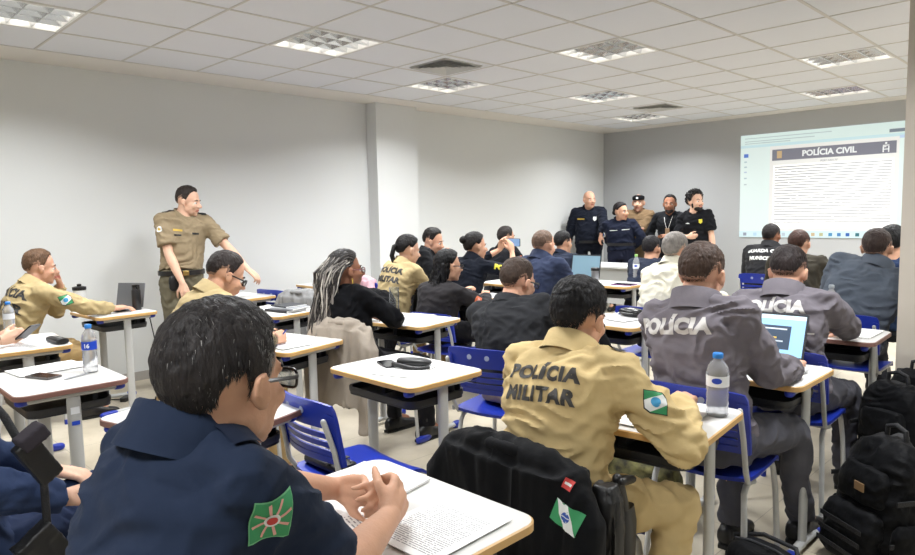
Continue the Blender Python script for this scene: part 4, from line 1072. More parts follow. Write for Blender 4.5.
q = person('bearded man in black sweater with a lanyard standing left of the curly-haired man', (-4.80, 9.12, .92), (-4.78, 9.08, 1.545), yaw=-168, hyaw=-160, hs=1.12, stand=True, sk='brown', hair='short', hcol=(26, 22, 22), hairkw=dict(top=.008, side=.003), beard=(34, 28, 28), top=(28, 30, 34), tname='black_sweater', thick=.018, legs=(28, 28, 30), lname='black_trousers', collar='low', vox=.011,
           Rt=dict(w=(-4.98, 9.02, .93)), L=dict(w=(-4.70, 8.90, 1.1), e=(.7, .2, -.6), d=(-.9, -.2, .1), curl=25))
c, A, B, T = q['frame'](.75); bv = q['bvh']; 
def onfront(q, x, t, off=.004):
    c, A, B, T = q['frame'](t); h = q['bvh'].ray_cast(c+A*x+B*.5, -B, 1.)[0]; return (h if h else c+B*.15)+B*off
g = G()
for s_ in (-1, 1): g.tube([q['N']+q['A']*s_*.06+q['B']*.0+q['T']*.02]+[onfront(q, s_*(.055-.045*u), .92-.36*u) for u in (0, .25, .5, .75, 1)], .004, 6)
link('lanyard', g, M_let_white, q['root'], world=True)
p = onfront(q, 0, .5, .01); g = G(); g.box(p, (.06, .006, .085), (q['A'], q['B'], q['T'])); link('badge_card', g, mat('card_tan', (180, 150, 120), .5), q['root'], world=True, bevel=.001)
q = person('curly-haired bearded man in black polo shirt, rightmost of the standing group', (-4.28, 8.93, .93), (-4.29, 8.88, 1.565), yaw=-172, syaw=-165, hyaw=-115, hpitch=-6, hs=1.14, stand=True, sk='light', hair='short', hcol=(20, 17, 18), hairkw=dict(top=.034, side=.022, lump=.014, fuzz=.018), beard=(26, 20, 20), top=(24, 25, 28), tname='black_polo', sleeve='short', thick=.018, collar='shirt', legs=(34, 34, 38), lname='black_jeans', vox=.010,
           Rt=dict(w=(-4.30, 8.66, 1.10), e=(-.7, .4, -.7), d=(.95, -.2, .05), n=(0, 1, 0), curl=45), L=dict(w=(-4.02, 8.86, .86), e=(.1, .3, -1)))
chest_patch(q, [(poly2d([(-.022, .03), (.022, .03), (.022, -.01), (0, -.03), (-.022, -.01)]), M_let_yel)], -.09, .78); chest_patch(q, [(poly2d([(-.035, .0), (.01, .008), (.035, -.008), (-.01, -.006)]), white)], .08, .76, 'chest_print')
# 23, 24
q = person('dark-haired seated man in navy with a red collar near the front wall', (-3.45, 6.02, .56), (-3.45, 6.20, 1.075), yaw=0, sk='tan', hair='short', hcol=(24, 21, 24), hairkw=dict(top=.014, side=.007), top=(40, 44, 58), tname='navy_jacket2', thick=.02, vox=.010)
g = G(); N_ = q['N']; g.tube([N_+V((.075*math.cos(t), .07*math.sin(t), .012)) for t in np.linspace(0, 6.29, 20)], .012, 8, 'flat'); link('collar', g, mat('collar_red', (150, 40, 46), .7), q['root'], world=True)
q = person('grey-haired man in a cream jacket seated beyond the grey-jacketed officer', (-2.36, 4.38, .58), (-2.39, 4.65, 1.165), yaw=-6, syaw=-14, hyaw=-6, sk='pink', hair='short', hcol=(148, 142, 136), hairkw=dict(top=.014, side=.008, n=1500, skw=dict(length=.018, comb=comb_short)), top=(228, 224, 206), tname='cream_jacket', thick=.032, wr=.008, collar='stand', w=1.06, vox=.009)
# 25 khaki policeman
q = person('khaki officer with POLÍCIA MILITAR on his back leaning on his arm, foreground', (-1.27, 1.69, .56), (-1.305, 1.875, 1.105), yaw=-4, syaw=2, hyaw=-2, hpitch=12, hs=1.02, sk='tan', w=1.05, hair='short', hcol=(26, 24, 26), hairkw=dict(top=.022, side=.008, lump=.005, n=14000, nu=100, nv=70, skw=dict(length=.024, comb=lambda d: V((d.x*.9, d.y*.8+.1, .2 if d.z > .4 else -.8)), tuft=.2, w=.0008)),
           top=(210, 186, 136), tname='khaki_front', thick=.020, collar='stand', wr=.008, legs=(202, 178, 130), lname='khaki_front_trousers', vox=.0065,
           Rt=dict(w=(-1.05, 2.07, .825), e=(.7, -.6, -.5), d=(-.2, .95, .0), n=(-.1, 0, -.95), curl=28), L=dict(w=(-1.42, 2.12, .80), e=(-1, -.2, -.4), d=(.2, .9, 0)), bow=.07,
           pose_legs=[((-1.40, 2.02, .50), (-1.40, 1.98, .09), (0, 1, 0)), ((-1.00, 1.98, .52), (-1.03, 1.86, .09), (.2, 1, 0))])
back_text(q, ['POLÍCIA', 'MILITAR'], M_let_dark, t=.735, size=.061, gap=.070, bold=.0035, side=.0, space=1.16)
arm_patch(q, 1, shield(.068), f=.50, out=(.75, -.65, .35), step=.008); epaulettes(q, M_let_dark, (1,), .018, .30, 1.0); QM = q
# 26, 27 grey police jackets
GREY = (116, 111, 118)
q = person('nearer officer in grey POLÍCIA jacket typing on a laptop', (-1.17, 2.55, .57), (-1.225, 2.605, 1.20), yaw=-4, syaw=-2, hyaw=-3, hpitch=10, hs=1.04, sk='pink', w=1.0, hair='short', hcol=(72, 56, 48), hairkw=dict(top=.007, side=.0035, n=5000, nu=100, nv=70, skw=dict(length=.010, comb=comb_short, w=.0009)), top=GREY, tname='grey_police', thick=.023, wr=.008, collar='jacket', legs=(84, 84, 92), lname='grey_trousers', shoe=(20, 20, 22), vox=.0065,
           Rt=dict(w=(-.99, 2.95, .80), e=(.2, -.3, -1.), d=(-.2, .95, .05), n=(0, 0, -1), curl=22), L=dict(w=(-1.30, 2.95, .80), e=(-1, -.3, -.4), d=(.2, .95, 0), curl=22),
           pose_legs=[((-1.22, 2.90, .52), (-1.20, 2.86, .09), (0, 1, 0)), ((-.97, 2.92, .54), (-.99, 3.08, .10), (.1, 1, 0))])
back_text(q, ['POLÍCIA'], M_let_grey, t=.84, size=.080, bold=.005, side=-.04)
q = person('farther officer in grey POLÍCIA jacket with piping, bending over his desk', (-1.19, 3.44, .57), (-1.22, 3.53, 1.14), yaw=0, syaw=2, hyaw=2, hpitch=20, hs=1.02, sk='pink', w=1.06, hair='short', hcol=(44, 36, 36), hairkw=dict(top=.012, side=.005, n=3000, skw=dict(length=.014, comb=comb_short)), top=GREY, tname='grey_police', thick=.023, wr=.008, collar='jacket', legs=(84, 84, 92), lname='grey_trousers', vox=.0075,
           Rt=dict(w=(-1.05, 3.96, .80), e=(.9, -.5, -.5), d=(-.8, .6, 0), curl=22), L=dict(w=(-1.30, 3.95, .80), e=(-1, -.3, -.4), curl=22))
back_text(q, ['POLÍCIA'], M_let_grey, t=.86, size=.076, bold=.005, side=-.02)
c, A, B, T = q['frame'](.62); decal('piping', [(poly2d([(-.17, -.0), (.17, .0), (.17, .006), (-.17, .006)]), M_let_grey)], c, A, T, q['bvh'], q['root'])
# 28..31
q = person('officer in black jacket with white GUARDA CIVIL MUNICIPAL lettering before the projection', (-2.70, 7.15, .58), (-2.70, 7.31, 1.17), yaw=0, hyaw=-4, sk='brown', hair='short', hcol=(40, 34, 34), hairkw=dict(top=.007, side=.004), top=(48, 48, 50), tname='charcoal_guard', thick=.026, w=1.12, collar='stand', vox=.009)
back_text(q, ['GUARDA CIVIL', 'MUNICIPAL'], M_let_white, t=.78, size=.052, gap=.085, bold=.003)
q = person('balding man in dark olive jacket before the projection', (-2.10, 6.24, .58), (-2.11, 6.36, 1.14), yaw=0, hyaw=-4, sk='pink', hair='recede', hcol=(70, 46, 38), hairkw=dict(top=.004, side=.005), top=(66, 62, 54), tname='dark_olive', thick=.024, w=1.08, collar='low', vox=.010)
q = person('brown-haired officer in blue-grey jacket beside the pillar', (-1.34, 4.86, .58), (-1.20, 5.05, 1.185), yaw=8, syaw=10, hyaw=2, sk='tan', hair='short', hcol=(64, 52, 48), hairkw=dict(top=.008, side=.004, n=2000, skw=dict(length=.010, comb=comb_short)), top=(92, 100, 112), tname='bluegrey_jacket', thick=.032, w=1.16, wr=.007, collar='jacket', vox=.008)
q = person('black-haired person in blue at the right, half hidden behind the officer in blue-grey', (-1.28, 5.62, .58), (-1.27, 5.76, 1.18), yaw=0, sk='tan', hair='short', hcol=(14, 13, 14), hairkw=dict(top=.020, side=.016), top=(44, 60, 92), tname='blue_shirt', w=1.05, vox=.011)
# ------------------------------------------------------------ things on the desks
DT = .7605
P_text = printed('printed_page', ink=(135, 135, 140), rows=36)
P_text2 = printed('printed_page_faint', ink=(150, 150, 155), rows=30, head=.08)
P_form = printed('printed_form', ink=(70, 90, 150), rows=22, thick=.3, head=.1)
PG = [0]
def page(x, y, rz, label, m=P_text, z=DT, w=.21, h=.297, th=.0012, name='sheet_of_paper', cat='paper', group=None, curl=.0):
    PG[0] += 1; r = V((x, y, z+.0022*(PG[0] % 3))); n = 8; g = G()
    vs = []
    for k in (0, 1):
        for j in range(n+1):
            for i in range(n+1):
                u, v = i/n-.5, j/n-.5
                vs.append((u*w, v*h, k*th+.0004+curl*max(0, (u*v)*4)**2))
    N_ = (n+1)**2; fs = []
    for j in range(n):
        for i in range(n):
            a = j*(n+1)+i; fs.append((N_+a, N_+a+1, N_+a+n+2, N_+a+n+1)); fs.append((a+n+1, a+n+2, a+1, a))
    ring = [i for i in range(n+1)]+[(n+1)*j+n for j in range(1, n+1)]+[(n+1)*n+i for i in range(n-1, -1, -1)]+[(n+1)*j for j in range(n-1, 0, -1)]
    for a, b in zip(ring, ring[1:]+ring[:1]): fs.append((a, b, N_+b, N_+a))
    g.add(vs, fs)
    o = link(name, g, m, None); o.location = r; o.rotation_euler = (0, 0, rad(rz)); return tag(o, label, cat, group)
def lathe(g, prof, n=24):
    g.loft([[V((r*math.cos(2*math.pi*i/n), r*math.sin(2*math.pi*i/n), z)) for i in range(n)] for r, z in prof]); return g
M_pet = mat('clear_plastic', (250, 252, 255), .05, trans=.74, bump=.06, bscale=30)
M_cap = mat('cap_blue', (44, 130, 214), .35); M_label_w = mat('label_white', (236, 240, 246), .4); M_label_b = mat('label_blue', (30, 70, 190), .4)
def bottle(x, y, z, label, h=.225, r=.032, cap=M_cap, band=M_label_w, logo=True, rz=0, txt=None, band2=None):
    o = empty('water_bottle', (x, y, z), rz, label, 'bottle')
    k = h/.225
    prof = [(r*.6, .0), (r*.9, .002), (r, .010), (r*.94, .030*k), (r, .045*k), (r*.95, .060*k), (r, .075*k), (r*.95, .09*k), (r*.99, .105*k), (r*.99, .150*k), (r, .160*k), (r*.86, .180*k), (r*.55, .196*k), (r*.40, .203*k), (r*.40, .212*k)]
    link('bottle_body', lathe(G(), prof), M_pet, o)
    c = link('cap', lathe(G(), [(r*.44, .208*k), (r*.47, .210*k), (r*.47, .224*k), (r*.40, .2265*k)]), cap, o)
    lb = link('label', lathe(G(), [(r*1.0, .110*k), (r*1.015, .110*k), (r*1.015, .148*k), (r*1.0, .148*k)]), band, o)
    if logo:
        for a in (0, 180):
            g = G(); rr = r*1.025; vs = []
            m2 = poly2d([(.017*math.cos(t), .010*math.sin(t)) for t in np.linspace(0, 2*math.pi, 25)[:-1]]); subdiv(m2, .006)
            for v in m2.vertices:
                t = v.co.x/rr+rad(a+20); v.co = (rr*math.sin(t), -rr*math.cos(t), .132*k+v.co.y)
            m2.update(); link('logo_oval', m2, M_label_b if band2 is None else band2, lb)
    if txt:
        m2 = text2d(txt, .026, .001); subdiv(m2, .01); rr = r*1.03
        for v in m2.vertices:
            t = v.co.x/rr+rad(52); v.co = (rr*math.sin(t), -rr*math.cos(t), .128*k+v.co.y)
        m2.update(); link('label_text', m2, M_label_w, lb)
    return o
def phone(x, y, z, rz, label, rx=0, ry=0, col=(28, 28, 32), lit=False, rot=None):
    o = empty('mobile_phone', (x, y, z), rz, label, 'phone'); o.rotation_euler = (rad(rx), rad(ry), rad(rz))
    g = G(); g.prism(rrect(.074, .152, .010, 4), 0, .008); link('case', g, mat('phone_%d' % col[0], col, .35), o, bevel=.001)
    g = G(); g.prism(rrect(.068, .146, .008, 4), .0081, .0085); link('screen', g, mat('phone_screen_lit', (120, 150, 190), .2, emit=.6) if lit else mat('phone_glass', (14, 15, 18), .08), o)
    return o
def pen(x, y, z, rz, label, col=(40, 60, 150), tilt=0):
    o = empty('pen', (x, y, z), rz, label, 'pen'); o.rotation_euler = (0, rad(-tilt), rad(rz))
    link('barrel', G().tube([(-.06, 0, .0045), (.045, 0, .0045), (.06, 0, .0045)], [.0042, .0042, .0015], 10), mat('pen_%d' % col[0], col, .3), o)
    link('clip', G().box((-.04, 0, .0095), (.035, .002, .001)), M_steel, o); return o
M_blackpl = mat('black_plastic', (24, 24, 26), .4)
M_leather = mat('leather_black', (26, 26, 28), .42, bump=.2, bscale=80)
# front desk
page(-1.385, 1.045, 10, 'open stack of printed sheets at the left end of the front desk', P_text2, th=.006, w=.235, h=.20)
page(-1.075, .995, 2, 'printed letter right of the clasped hands on the front desk', P_text, w=.21, h=.26)
page(-1.20, .84, -14, 'printed sheet lying partly under the wrists of the navy-shirted man', P_text2)
pen(-1.375, .975, DT+.0066, -18, 'slim grey-blue pen on the open sheets of the front desk', (120, 140, 180))
phone(-1.42, .84, DT, 15, 'black phone lying at the left forearm of the navy-shirted man')
# middle desk
page(-2.33, 1.98, 20, 'white sheet under the black glasses case on the middle desk', P_text2)
o = empty('glasses_case', (-2.36, 2.05, DT+.0016), 24, 'black zipped glasses case with curved strap on the middle desk', 'case')
g = G(); g.oval([((x, 0, .018), V((0, 1, 0)), V((0, 0, 1)), a, b) for x, a, b in ((-.085, .010, .006), (-.075, .026, .014), (-.02, .034, .018), (.05, .032, .017), (.08, .020, .011), (.088, .008, .005))][::1], 18, 2.6); link('case_shell', g, M_leather, o)
g = G(); g.tube([(.09*math.cos(t)+.01, .05*math.sin(t)-.045, .012+.006*math.sin(t*2)) for t in np.linspace(-.3, -3.3, 14)], .011, 8); link('strap', g, M_leather, o)
phone(-2.46, 1.98, DT+.002, 70, 'dark phone beside the glasses case on the middle desk')
o = empty('pencil_case', (-2.24, 1.49, .463), 2, 'flat black pencil case with silver snaps on the empty blue seat', 'case')
g = G(); g.oval([((x, 0, .02), V((0, 1, 0)), V((0, 0, 1)), a, .019) for x, a in ((-.125, .03), (-.115, .045), (.10, .050), (.118, .042), (.125, .03))], 18, 4); link('case_body', g, M_leather, o)
g = G(); g.box((.05, 0, .0405), (.022, .105, .004)); link('flap_strap', g, M_blackpl, o)
for y in (-.025, .02):
    link('snap', G().tube([(.105, y, .034), (.105, y, .0425)], .0055, 10), mat('silver', (210, 210, 212), .2, 1.), o)
# left desks
bottle(-3.42, .98, DT, 'water bottle with a blue 16 label on the brown-edged desk at the left', band=M_label_b, logo=False, txt='16')
phone(-3.48, .80, DT+.0016, -66, 'grey phone in a worn case on the brown-edged desk at the left', col=(96, 92, 92))
page(-3.66, .86, 6, 'white sheet at the left end of the brown-edged desk at the left', P_text2)
pen(-3.36, .90, DT, -66, 'thin silver pen beside the grey phone', (170, 172, 176))
page(-4.50, .99, 10, 'white sheet under the hands holding the phone at the left edge', P_text2)
phone(-4.46, .965, .835, -60, 'phone held upright in both hands at the left edge', rx=35)
bottle(-4.98, .98, .76, 'blue-capped water bottle at the left edge beside the khaki officer', h=.21, logo=False)
o = empty('soft_case', (-4.42, 1.10, DT), 5, 'dark zipped case at the far end of the desk at the left edge', 'case')
g = G(); g.oval([((x, 0, .017), V((0, 1, 0)), V((0, 0, 1)), a, .016) for x, a in ((-.09, .02), (-.08, .034), (.08, .034), (.09, .02))], 14, 3.5); link('case_body', g, M_leather, o); link('zip', G().box((0, 0, .034), (.15, .004, .001)), M_steel, o)
page(-2.37, 1.09, 16, 'printed sheets on the brown-edged desk behind the front man', P_text2, th=.003)
# khaki officer's desk
o = empty('tablet', (-5.70, 1.94, DT), 32, 'grey tablet propped upright by the left wall', 'tablet'); 
M2_ = (V((1, 0, 0)), V((0, .22, .97)).normalized(), V((0, -.97, .22)).normalized())
g = G(); g.box((0, .035, .105), (.25, .195, .008), M2_); link('tablet_body', g, mat('tablet_grey', (120, 122, 126), .4, .6), o, bevel=.003)
link('stand', G().box((0, .07, .05), (.10, .004, .11), (V((1, 0, 0)), V((0, .8, .6)), V((0, -.6, .8)))), mat('tablet_dark', (50, 52, 56), .5), o, bevel=.002)
o = empty('keyboard', (-5.66, 1.81, DT), 20, 'flat grey keyboard in front of the propped tablet', 'keyboard'); link('keyboard_base', G().prism(rrect(.25, .11, .01), 0, .008), mat('tablet_dark', (50, 52, 56), .5), o); link('keys', G().box((0, 0, .009), (.23, .09, .003)), M_blackpl, o)
o = empty('flask', (-5.56, 1.955, DT), 0, 'matte black drinking flask at the corner of the khaki officer\'s desk', 'flask')
link('flask_body', lathe(G(), [(.030, 0), (.034, .004), (.034, .15), (.028, .165)]), M_blackpl, o); l_ = link('lid', lathe(G(), [(.027, .165), (.029, .167), (.029, .195), (.02, .2)]), mat('black_gloss', (16, 16, 18), .25), o); link('loop', G().tube([(.02, 0, .185), (.045, 0, .19), (.045, 0, .165), (.03, 0, .16)], .004, 8), M_blackpl, l_)
o = empty('shaker', (-5.87, 1.64, DT), 0, 'clear shaker cup with a black lid beside the chin-propping officer', 'cup')
link('cup', lathe(G(), [(.034, 0), (.036, .004), (.046, .15), (.046, .165)]), mat('frosted_plastic', (226, 226, 224), .35), o); l_ = link('lid', lathe(G(), [(.048, .165), (.050, .168), (.050, .19), (.03, .195)]), M_blackpl, o); link('spout', lathe(G(), [(.016, .195), (.016, .212), (.008, .214)]), M_blackpl, l_)
# writer's desk
page(-3.30, 1.93, 4, 'white sheet under the hand of the writing khaki officer', P_form, w=.25, h=.20)
pen(-3.315, 1.915, .80, 40, 'blue pen held by the writing khaki officer', tilt=50)
# notebooks desk
for k, (dx, dy, rz, lab, col, th) in enumerate(((0, 0, 8, 'black folder at the bottom of the notebook stack', (34, 34, 38), .018), (.03, .02, 16, 'grey notebook on top of the black folder', (150, 152, 156), .014), (-.02, .04, 4, 'dark tablet topmost on the notebook stack', (52, 54, 58), .010))):
    z = DT+(0, .0185, .033)[k]
    o = empty('notebook', (-4.52+dx, 2.66+dy, z), rz, lab+', beside the woman with braids', 'notebook')
    link('cover', G().prism(rrect(.26-.03*k, .19, .008), 0, th), mat('cover_%d' % col[0], col, .5), o); link('pages', G().box((.002, 0, th/2), (.263-.03*k, .184, th*.6)), M_paper, o)
page(-4.78, 2.62, 10, 'crumpled white tissue-like sheet left of the notebook stack', M_paper, curl=.03, w=.14, h=.16)
page(-5.80, 2.95, 8, 'white sheet on the desk behind the writing officer', P_text2)
# tumbler desk
o = empty('tumbler', (-3.56, 2.93, DT), 0, 'tall clear drinking tumbler on a steel base near the woman with braids', 'tumbler')
link('tumbler_glass', lathe(G(), [(.033, .012), (.034, .02), (.034, .215), (.031, .215), (.031, .024), (.01, .022)]), mat('glass_clear', (240, 244, 245), .06, trans=.93), o); link('tumbler_base', lathe(G(), [(.045, 0), (.05, .003), (.046, .012), (.034, .016)]), M_steel, o)
page(-3.50, 3.03, 12, 'white papers spread beside the clear tumbler', P_text2); page(-3.32, 2.92, -15, 'single printed sheet at the right end of the tumbler desk', P_form)
page(-4.05, 4.27, 3, 'white sheet before the woman with long black hair', P_text2); page(-2.40, 5.12, 3, 'white sheet before the grey-haired man', P_text2)
# papers desk behind the khaki policeman
page(-2.52, 3.80, 12, 'loose white paper on the desk right of the khaki officer\'s head', P_text2, curl=.02); page(-2.34, 3.88, -10, 'second loose white paper with a raised corner, farther back on the same desk', P_text2, curl=.04, z=DT+.0025)
o = empty('sunglasses_case', (-2.34, 4.00-.06, DT+.004), -12, 'glossy black oval case on the loose papers', 'case')
g = G(); g.ball((0, 0, .03), (.10, .05, .03), None, 20, 2.4); link('case_shell', g, mat('black_gloss', (16, 16, 18), .25), o); link('seam', G().tube([(.101*math.cos(t), .051*math.sin(t), .03) for t in np.linspace(0, 6.29, 30)], .0015, 6, 'flat'), M_steel, o)
# front desk with screen
def laptop(x, y, z, rz, label, w=.32, d=.22, ang=105, wall=(140, 190, 225), content=True):
    o = empty('laptop', (x, y, z), rz, label, 'laptop')
    link('base', G().prism(rrect(w, d, .012), 0, .014), mat('laptop_dark', (52, 54, 58), .45, .4), o, bevel=.002)
    link('keyboard', G().box((0, .02, .0145), (w*.86, d*.5, .002)), M_blackpl, o); link('touchpad', G().box((0, -.075, .0143), (.09, .05, .001)), mat('tablet_grey', (120, 122, 126), .4, .6), o)
    a = rad(180-ang); U = V((0, math.sin(rad(ang-90)), math.cos(rad(ang-90)))); F_ = V((0, -U.z, U.y)); X = V((1, 0, 0)); b = V((0, d/2-.004, .014))
    l_ = link('lid', G().box(b+U*d/2-F_*.003, (w, d, .006), (X, U, -F_ if False else X.cross(U))), mat('laptop_dark', (52, 54, 58), .45, .4), o, bevel=.002)
    def scrq(nm, u0, v0, u1, v1, off, m):
        g = G(); pts = [b+X*(u-.5)*w*.94+U*(.012+v*(d-.024))+F_*off for u, v in ((u0, v0), (u1, v0), (u1, v1), (u0, v1))]
        pts += [p-F_*.0005 for p in pts]; g.add(pts, [(0, 1, 2, 3), (7, 6, 5, 4), (0, 4, 5, 1), (1, 5, 6, 2), (2, 6, 7, 3), (3, 7, 4, 0)]); return link(nm, g, m, l_, smooth=False)
    scrq('screen', 0, 0, 1, 1, .0012, mat('screen_%d' % wall[0], wall, .4, emit=.75))
    if content:
        scrq('window_bar', .0, .90, 1, 1, .002, mat('screen_bar', (196, 216, 228), .4, emit=.75))
        scrq('dark_window', .10, .16, .80, .74, .002, mat('screen_dark', (48, 64, 84), .4, emit=.6))
        for k, (u0, u1, v, c) in enumerate(((.14, .74, .64, (190, 200, 210)), (.16, .45, .52, (214, 178, 70)), (.16, .60, .42, (214, 178, 70)), (.16, .70, .34, (170, 180, 190)), (.16, .40, .26, (200, 200, 200)))):
            scrq('text_line', u0, v, u1, v+.035, .0028, mat('screen_line%d' % k, c, .4, emit=.7))
    return o
laptop(-1.185, 3.09, DT, 2, 'open laptop with light blue screen and dark window in front of the nearer grey officer', w=.31, d=.215, ang=112)
o = empty('computer_mouse', (-.985, 3.02, DT), 0, 'small white mouse at the right hand of the nearer grey officer', 'mouse'); link('mouse_shell', G().ball((0, 0, .014), (.028, .048, .016), None, 16), mat('mouse_white', (226, 226, 228), .3), o); link('wheel', G().ball((0, .022, .028), (.003, .008, .005), None, 8), M_blackpl, o)
laptop(-4.08, 5.82, .762, 0, 'open laptop with a grey-blue screen right of the nearly bald man', w=.36, d=.24, ang=100, wall=(98, 124, 138), content=False)
bottle(-3.50, 5.98, .76, 'water bottle with a green cap before the cream-jacketed man', cap=mat('cap_green', (150, 205, 110), .35), h=.27)
o = empty('travel_mug', (-3.74, 5.62, DT), 0, 'dark lidded travel mug beside the grey-blue screen', 'mug'); link('mug_body', lathe(G(), [(.030, 0), (.032, .004), (.038, .12), (.038, .13)]), mat('steel_brushed', (150, 152, 156), .35, .8), o); link('lid', lathe(G(), [(.041, .125), (.041, .15), (.034, .155)]), M_blackpl, o)
o = empty('tablet', (-3.44, 5.66, DT), 6, 'purple-framed tablet lying before the green-capped bottle', 'tablet'); link('tablet_body', G().prism(rrect(.21, .15, .01), 0, .008), mat('purple', (110, 60, 110), .4), o); link('screen', G().prism(rrect(.19, .13, .006), .008, .0085), mat('phone_glass', (14, 15, 18), .08), o)
# water bottle desk of the khaki policeman, right desk
bottle(-.985, 2.215, DT, 'large water bottle with blue cap and blue oval logo, the foreground one', h=.215, r=.037)
page(-1.10, 2.06, 6, 'white sheet on the desk between the khaki officer\'s arm and the water bottle', P_text2); 
page(-1.34, 1.97, 2, 'white sheet under the elbow side of the khaki POLÍCIA MILITAR officer', P_text2)
page(-1.08, 4.17, 0, 'open booklet of white pages beside the pillar', P_text2, th=.006); page(-1.13, 3.0, 4, 'white sheet under the typing hands of the nearer grey officer', P_text2)
bottle(-1.24, 4.28, DT, 'clear water bottle standing before the blue-grey-jacketed officer', h=.25, cap=mat('cap_clear', (150, 158, 164), .3), band=mat('label_pale', (214, 218, 220), .4), logo=False)
# phone of the filming woman
phone(-4.10, 4.83, 1.19, 0, 'phone raised landscape in both hands of the filming woman', rx=90, ry=90, lit=True)
# teacher's table
o = empty('teacher_table', (-4.85, 7.78, 0), 0, 'light grey teacher\'s table before the standing group', 'table')
link('tabletop', G().prism(rrect(1.25, .62, .02), .735, .76), mat('table_grey', (206, 207, 206), .45), o, bevel=.003)
link('modesty_panel', G().box((0, -.24, .50), (1.1, .018, .45)), mat('panel_grey', (176, 178, 178), .5), o)
for s_ in (-1, 1): link('side_panel', G().box((s_*.58, 0, .367), (.03, .52, .735)), mat('panel_grey', (176, 178, 178), .5), o, bevel=.002)
link('drawer_box', G().box((.36, -.02, .60), (.36, .45, .26)), mat('table_grey', (206, 207, 206), .45), o, bevel=.004)
o = empty('remote_control', (-4.55, 7.72, .7605), 70, 'small black remote control on the teacher\'s table', 'remote'); link('remote_body', G().prism(rrect(.05, .15, .01), 0, .018), M_blackpl, o, bevel=.002); link('button_pad', G().box((0, .01, .0185), (.034, .10, .002)), mat('rubber_grey', (80, 80, 84), .6), o)

# ------------------------------------------------------------ garments hung on chairs
def drape(name, c, rz, label, mt, w=.50, top=.86, bot=.34, th=.035, seed=1, sleeves=((-1, .40), (1, .42)), vox=.009, cat='jacket', amp=.016, flare=.05, collar=True, backd=.05):
    o = empty(name, (c[0], c[1], 0), rz, label, cat); g = G(); ca, sa = math.cos(rad(rz)), math.sin(rad(rz))
    def L(x, y, z): return V((x, y, z))
    n = 12
    # back face (towards -y) and front fold joined over the backrest
    X = V((1, 0, 0))
    g.oval([(L(0, -backd-.03*(1-t)*0-.035*t, lerp(top-.02, bot, t)), -X, V((0, 1, 0)), w/2*(.90+.10*min(1, t*4))+flare*t, th*(1-.25*t)) for t in np.linspace(0, 1, 9)], 30, 3.2)
    g.tube([L(-w/2*.86, 0, top-.045), L(-w/4, -.012, top-.015), L(0, -.015, top-.008), L(w/4, -.012, top-.015), L(w/2*.86, 0, top-.045)], [.045, .05, .05, .05, .045], 16)
    g.oval([(L(0, .030, lerp(top-.02, top-.26, t)), -X, V((0, 1, 0)), w/2*.90, .048) for t in np.linspace(0, 1, 4)], 24, 3)
    for s, ln in sleeves:
        x = s*(w/2-.02)
        g.tube([L(x*.9, -.02, top-.05), L(x+s*.025, -.03, top-.14), L(x+s*.035, -.05, top-.14-ln*.5), L(x+s*.02, -.06, top-.14-ln)], [.050, .062, .055, .045], 16, 'roundstart')
    me = remesh(g, vox, 2, wrinkle(amp, 7., seed, (1.7, 1.7, .35)))
    b = link('body', me, mt, o)
    bv = BVHTree.FromPolygons([tuple(v.co) for v in me.vertices], [tuple(p.vertices) for p in me.polygons])
    if collar:
        g = G(); g.tube([L(-.10, -.02, top-.01), L(-.05, -.045, top+.012), L(.05, -.045, top+.012), L(.10, -.02, top-.01)], [.014, .018, .018, .014], 10); link('collar', g, mt, o)
    return o, bv
M_jkt = cloth('jacket_black', (13, 14, 17), .75, .3, 30)
o, bv = drape('draped_jacket', (-1.29, 1.505), -3, 'black uniform jacket with a green-white flag patch hung over a chair in the foreground', M_jkt, w=.55, top=.765, bot=.24, th=.036, seed=4, sleeves=((-1, .36), (1, .40)), vox=.008, amp=.009)
class _L: pass
def local_decal(o, bv, layers, org, out, up, name='flag_patch', off=.003):
    # decal() works in world space; here the thing is built in its own frame
    org, out, up = V(org), V(out).normalized(), V(up); up = (up-out*up.dot(out)).normalized(); right = up.cross(out)
    vs = []; fs = []; mi = []; mats = []; bad = []
    for k, (me, m) in enumerate(layers):
        subdiv(me, .012); o0 = len(vs)
        for v in me.vertices:
            p = org+right*v.co.x+up*v.co.y; h = bv.ray_cast(p+out*.3, -out, .36)[0]; bad.append(h is None or (h-p).length > .05); vs.append(tuple((h if h else p)+out*(off+k*.0008)))
        for p in me.polygons:
            f = tuple(x+o0 for x in p.vertices)
            if not any(bad[i] for i in f): fs.append(f); mi.append(k)
        mats.append(m)
    me = bpy.data.meshes.new(name); me.from_pydata(vs, [], fs); me.update(); me.polygons.foreach_set('material_index', mi)
    return link(name, me, mats, o)
local_decal(o, bv, flag_par(.088), (.258, -.06, .655), (.25, -.95, .12), (.32, .1, .95))
local_decal(o, bv, [(poly2d([(-.014, -.014), (.014, -.014), (.014, .014), (-.014, .014)]), red), (poly2d([(-.010, -.003), (.010, -.003), (.010, .004), (-.010, .004)]), white)], (.25, -.05, .735), (.25, -.9, .3), (.3, .1, .95), 'small_badge')
drape('draped_jacket', (-3.285, 2.305), 12, 'light grey jacket draped over the chair of the woman with braids', cloth('light_grey', (160, 150, 138)), w=.43, top=.835, bot=.36, seed=9, vox=.011, th=.03, sleeves=((1, .48), (-1, .3)))
drape('draped_coat', (-4.42, 3.44), 0, 'black coat hung over the chair back under the khaki ponytailed officer', M_jkt, w=.50, top=.83, bot=.36, seed=12, vox=.013, sleeves=((1, .3),))
drape('draped_garment', (-5.55, 4.16), 0, 'pale pink garment hung over a chair back by the left wall', cloth('pink', (222, 178, 188)), w=.36, top=.84, bot=.50, seed=14, vox=.013, sleeves=((1, .25),))
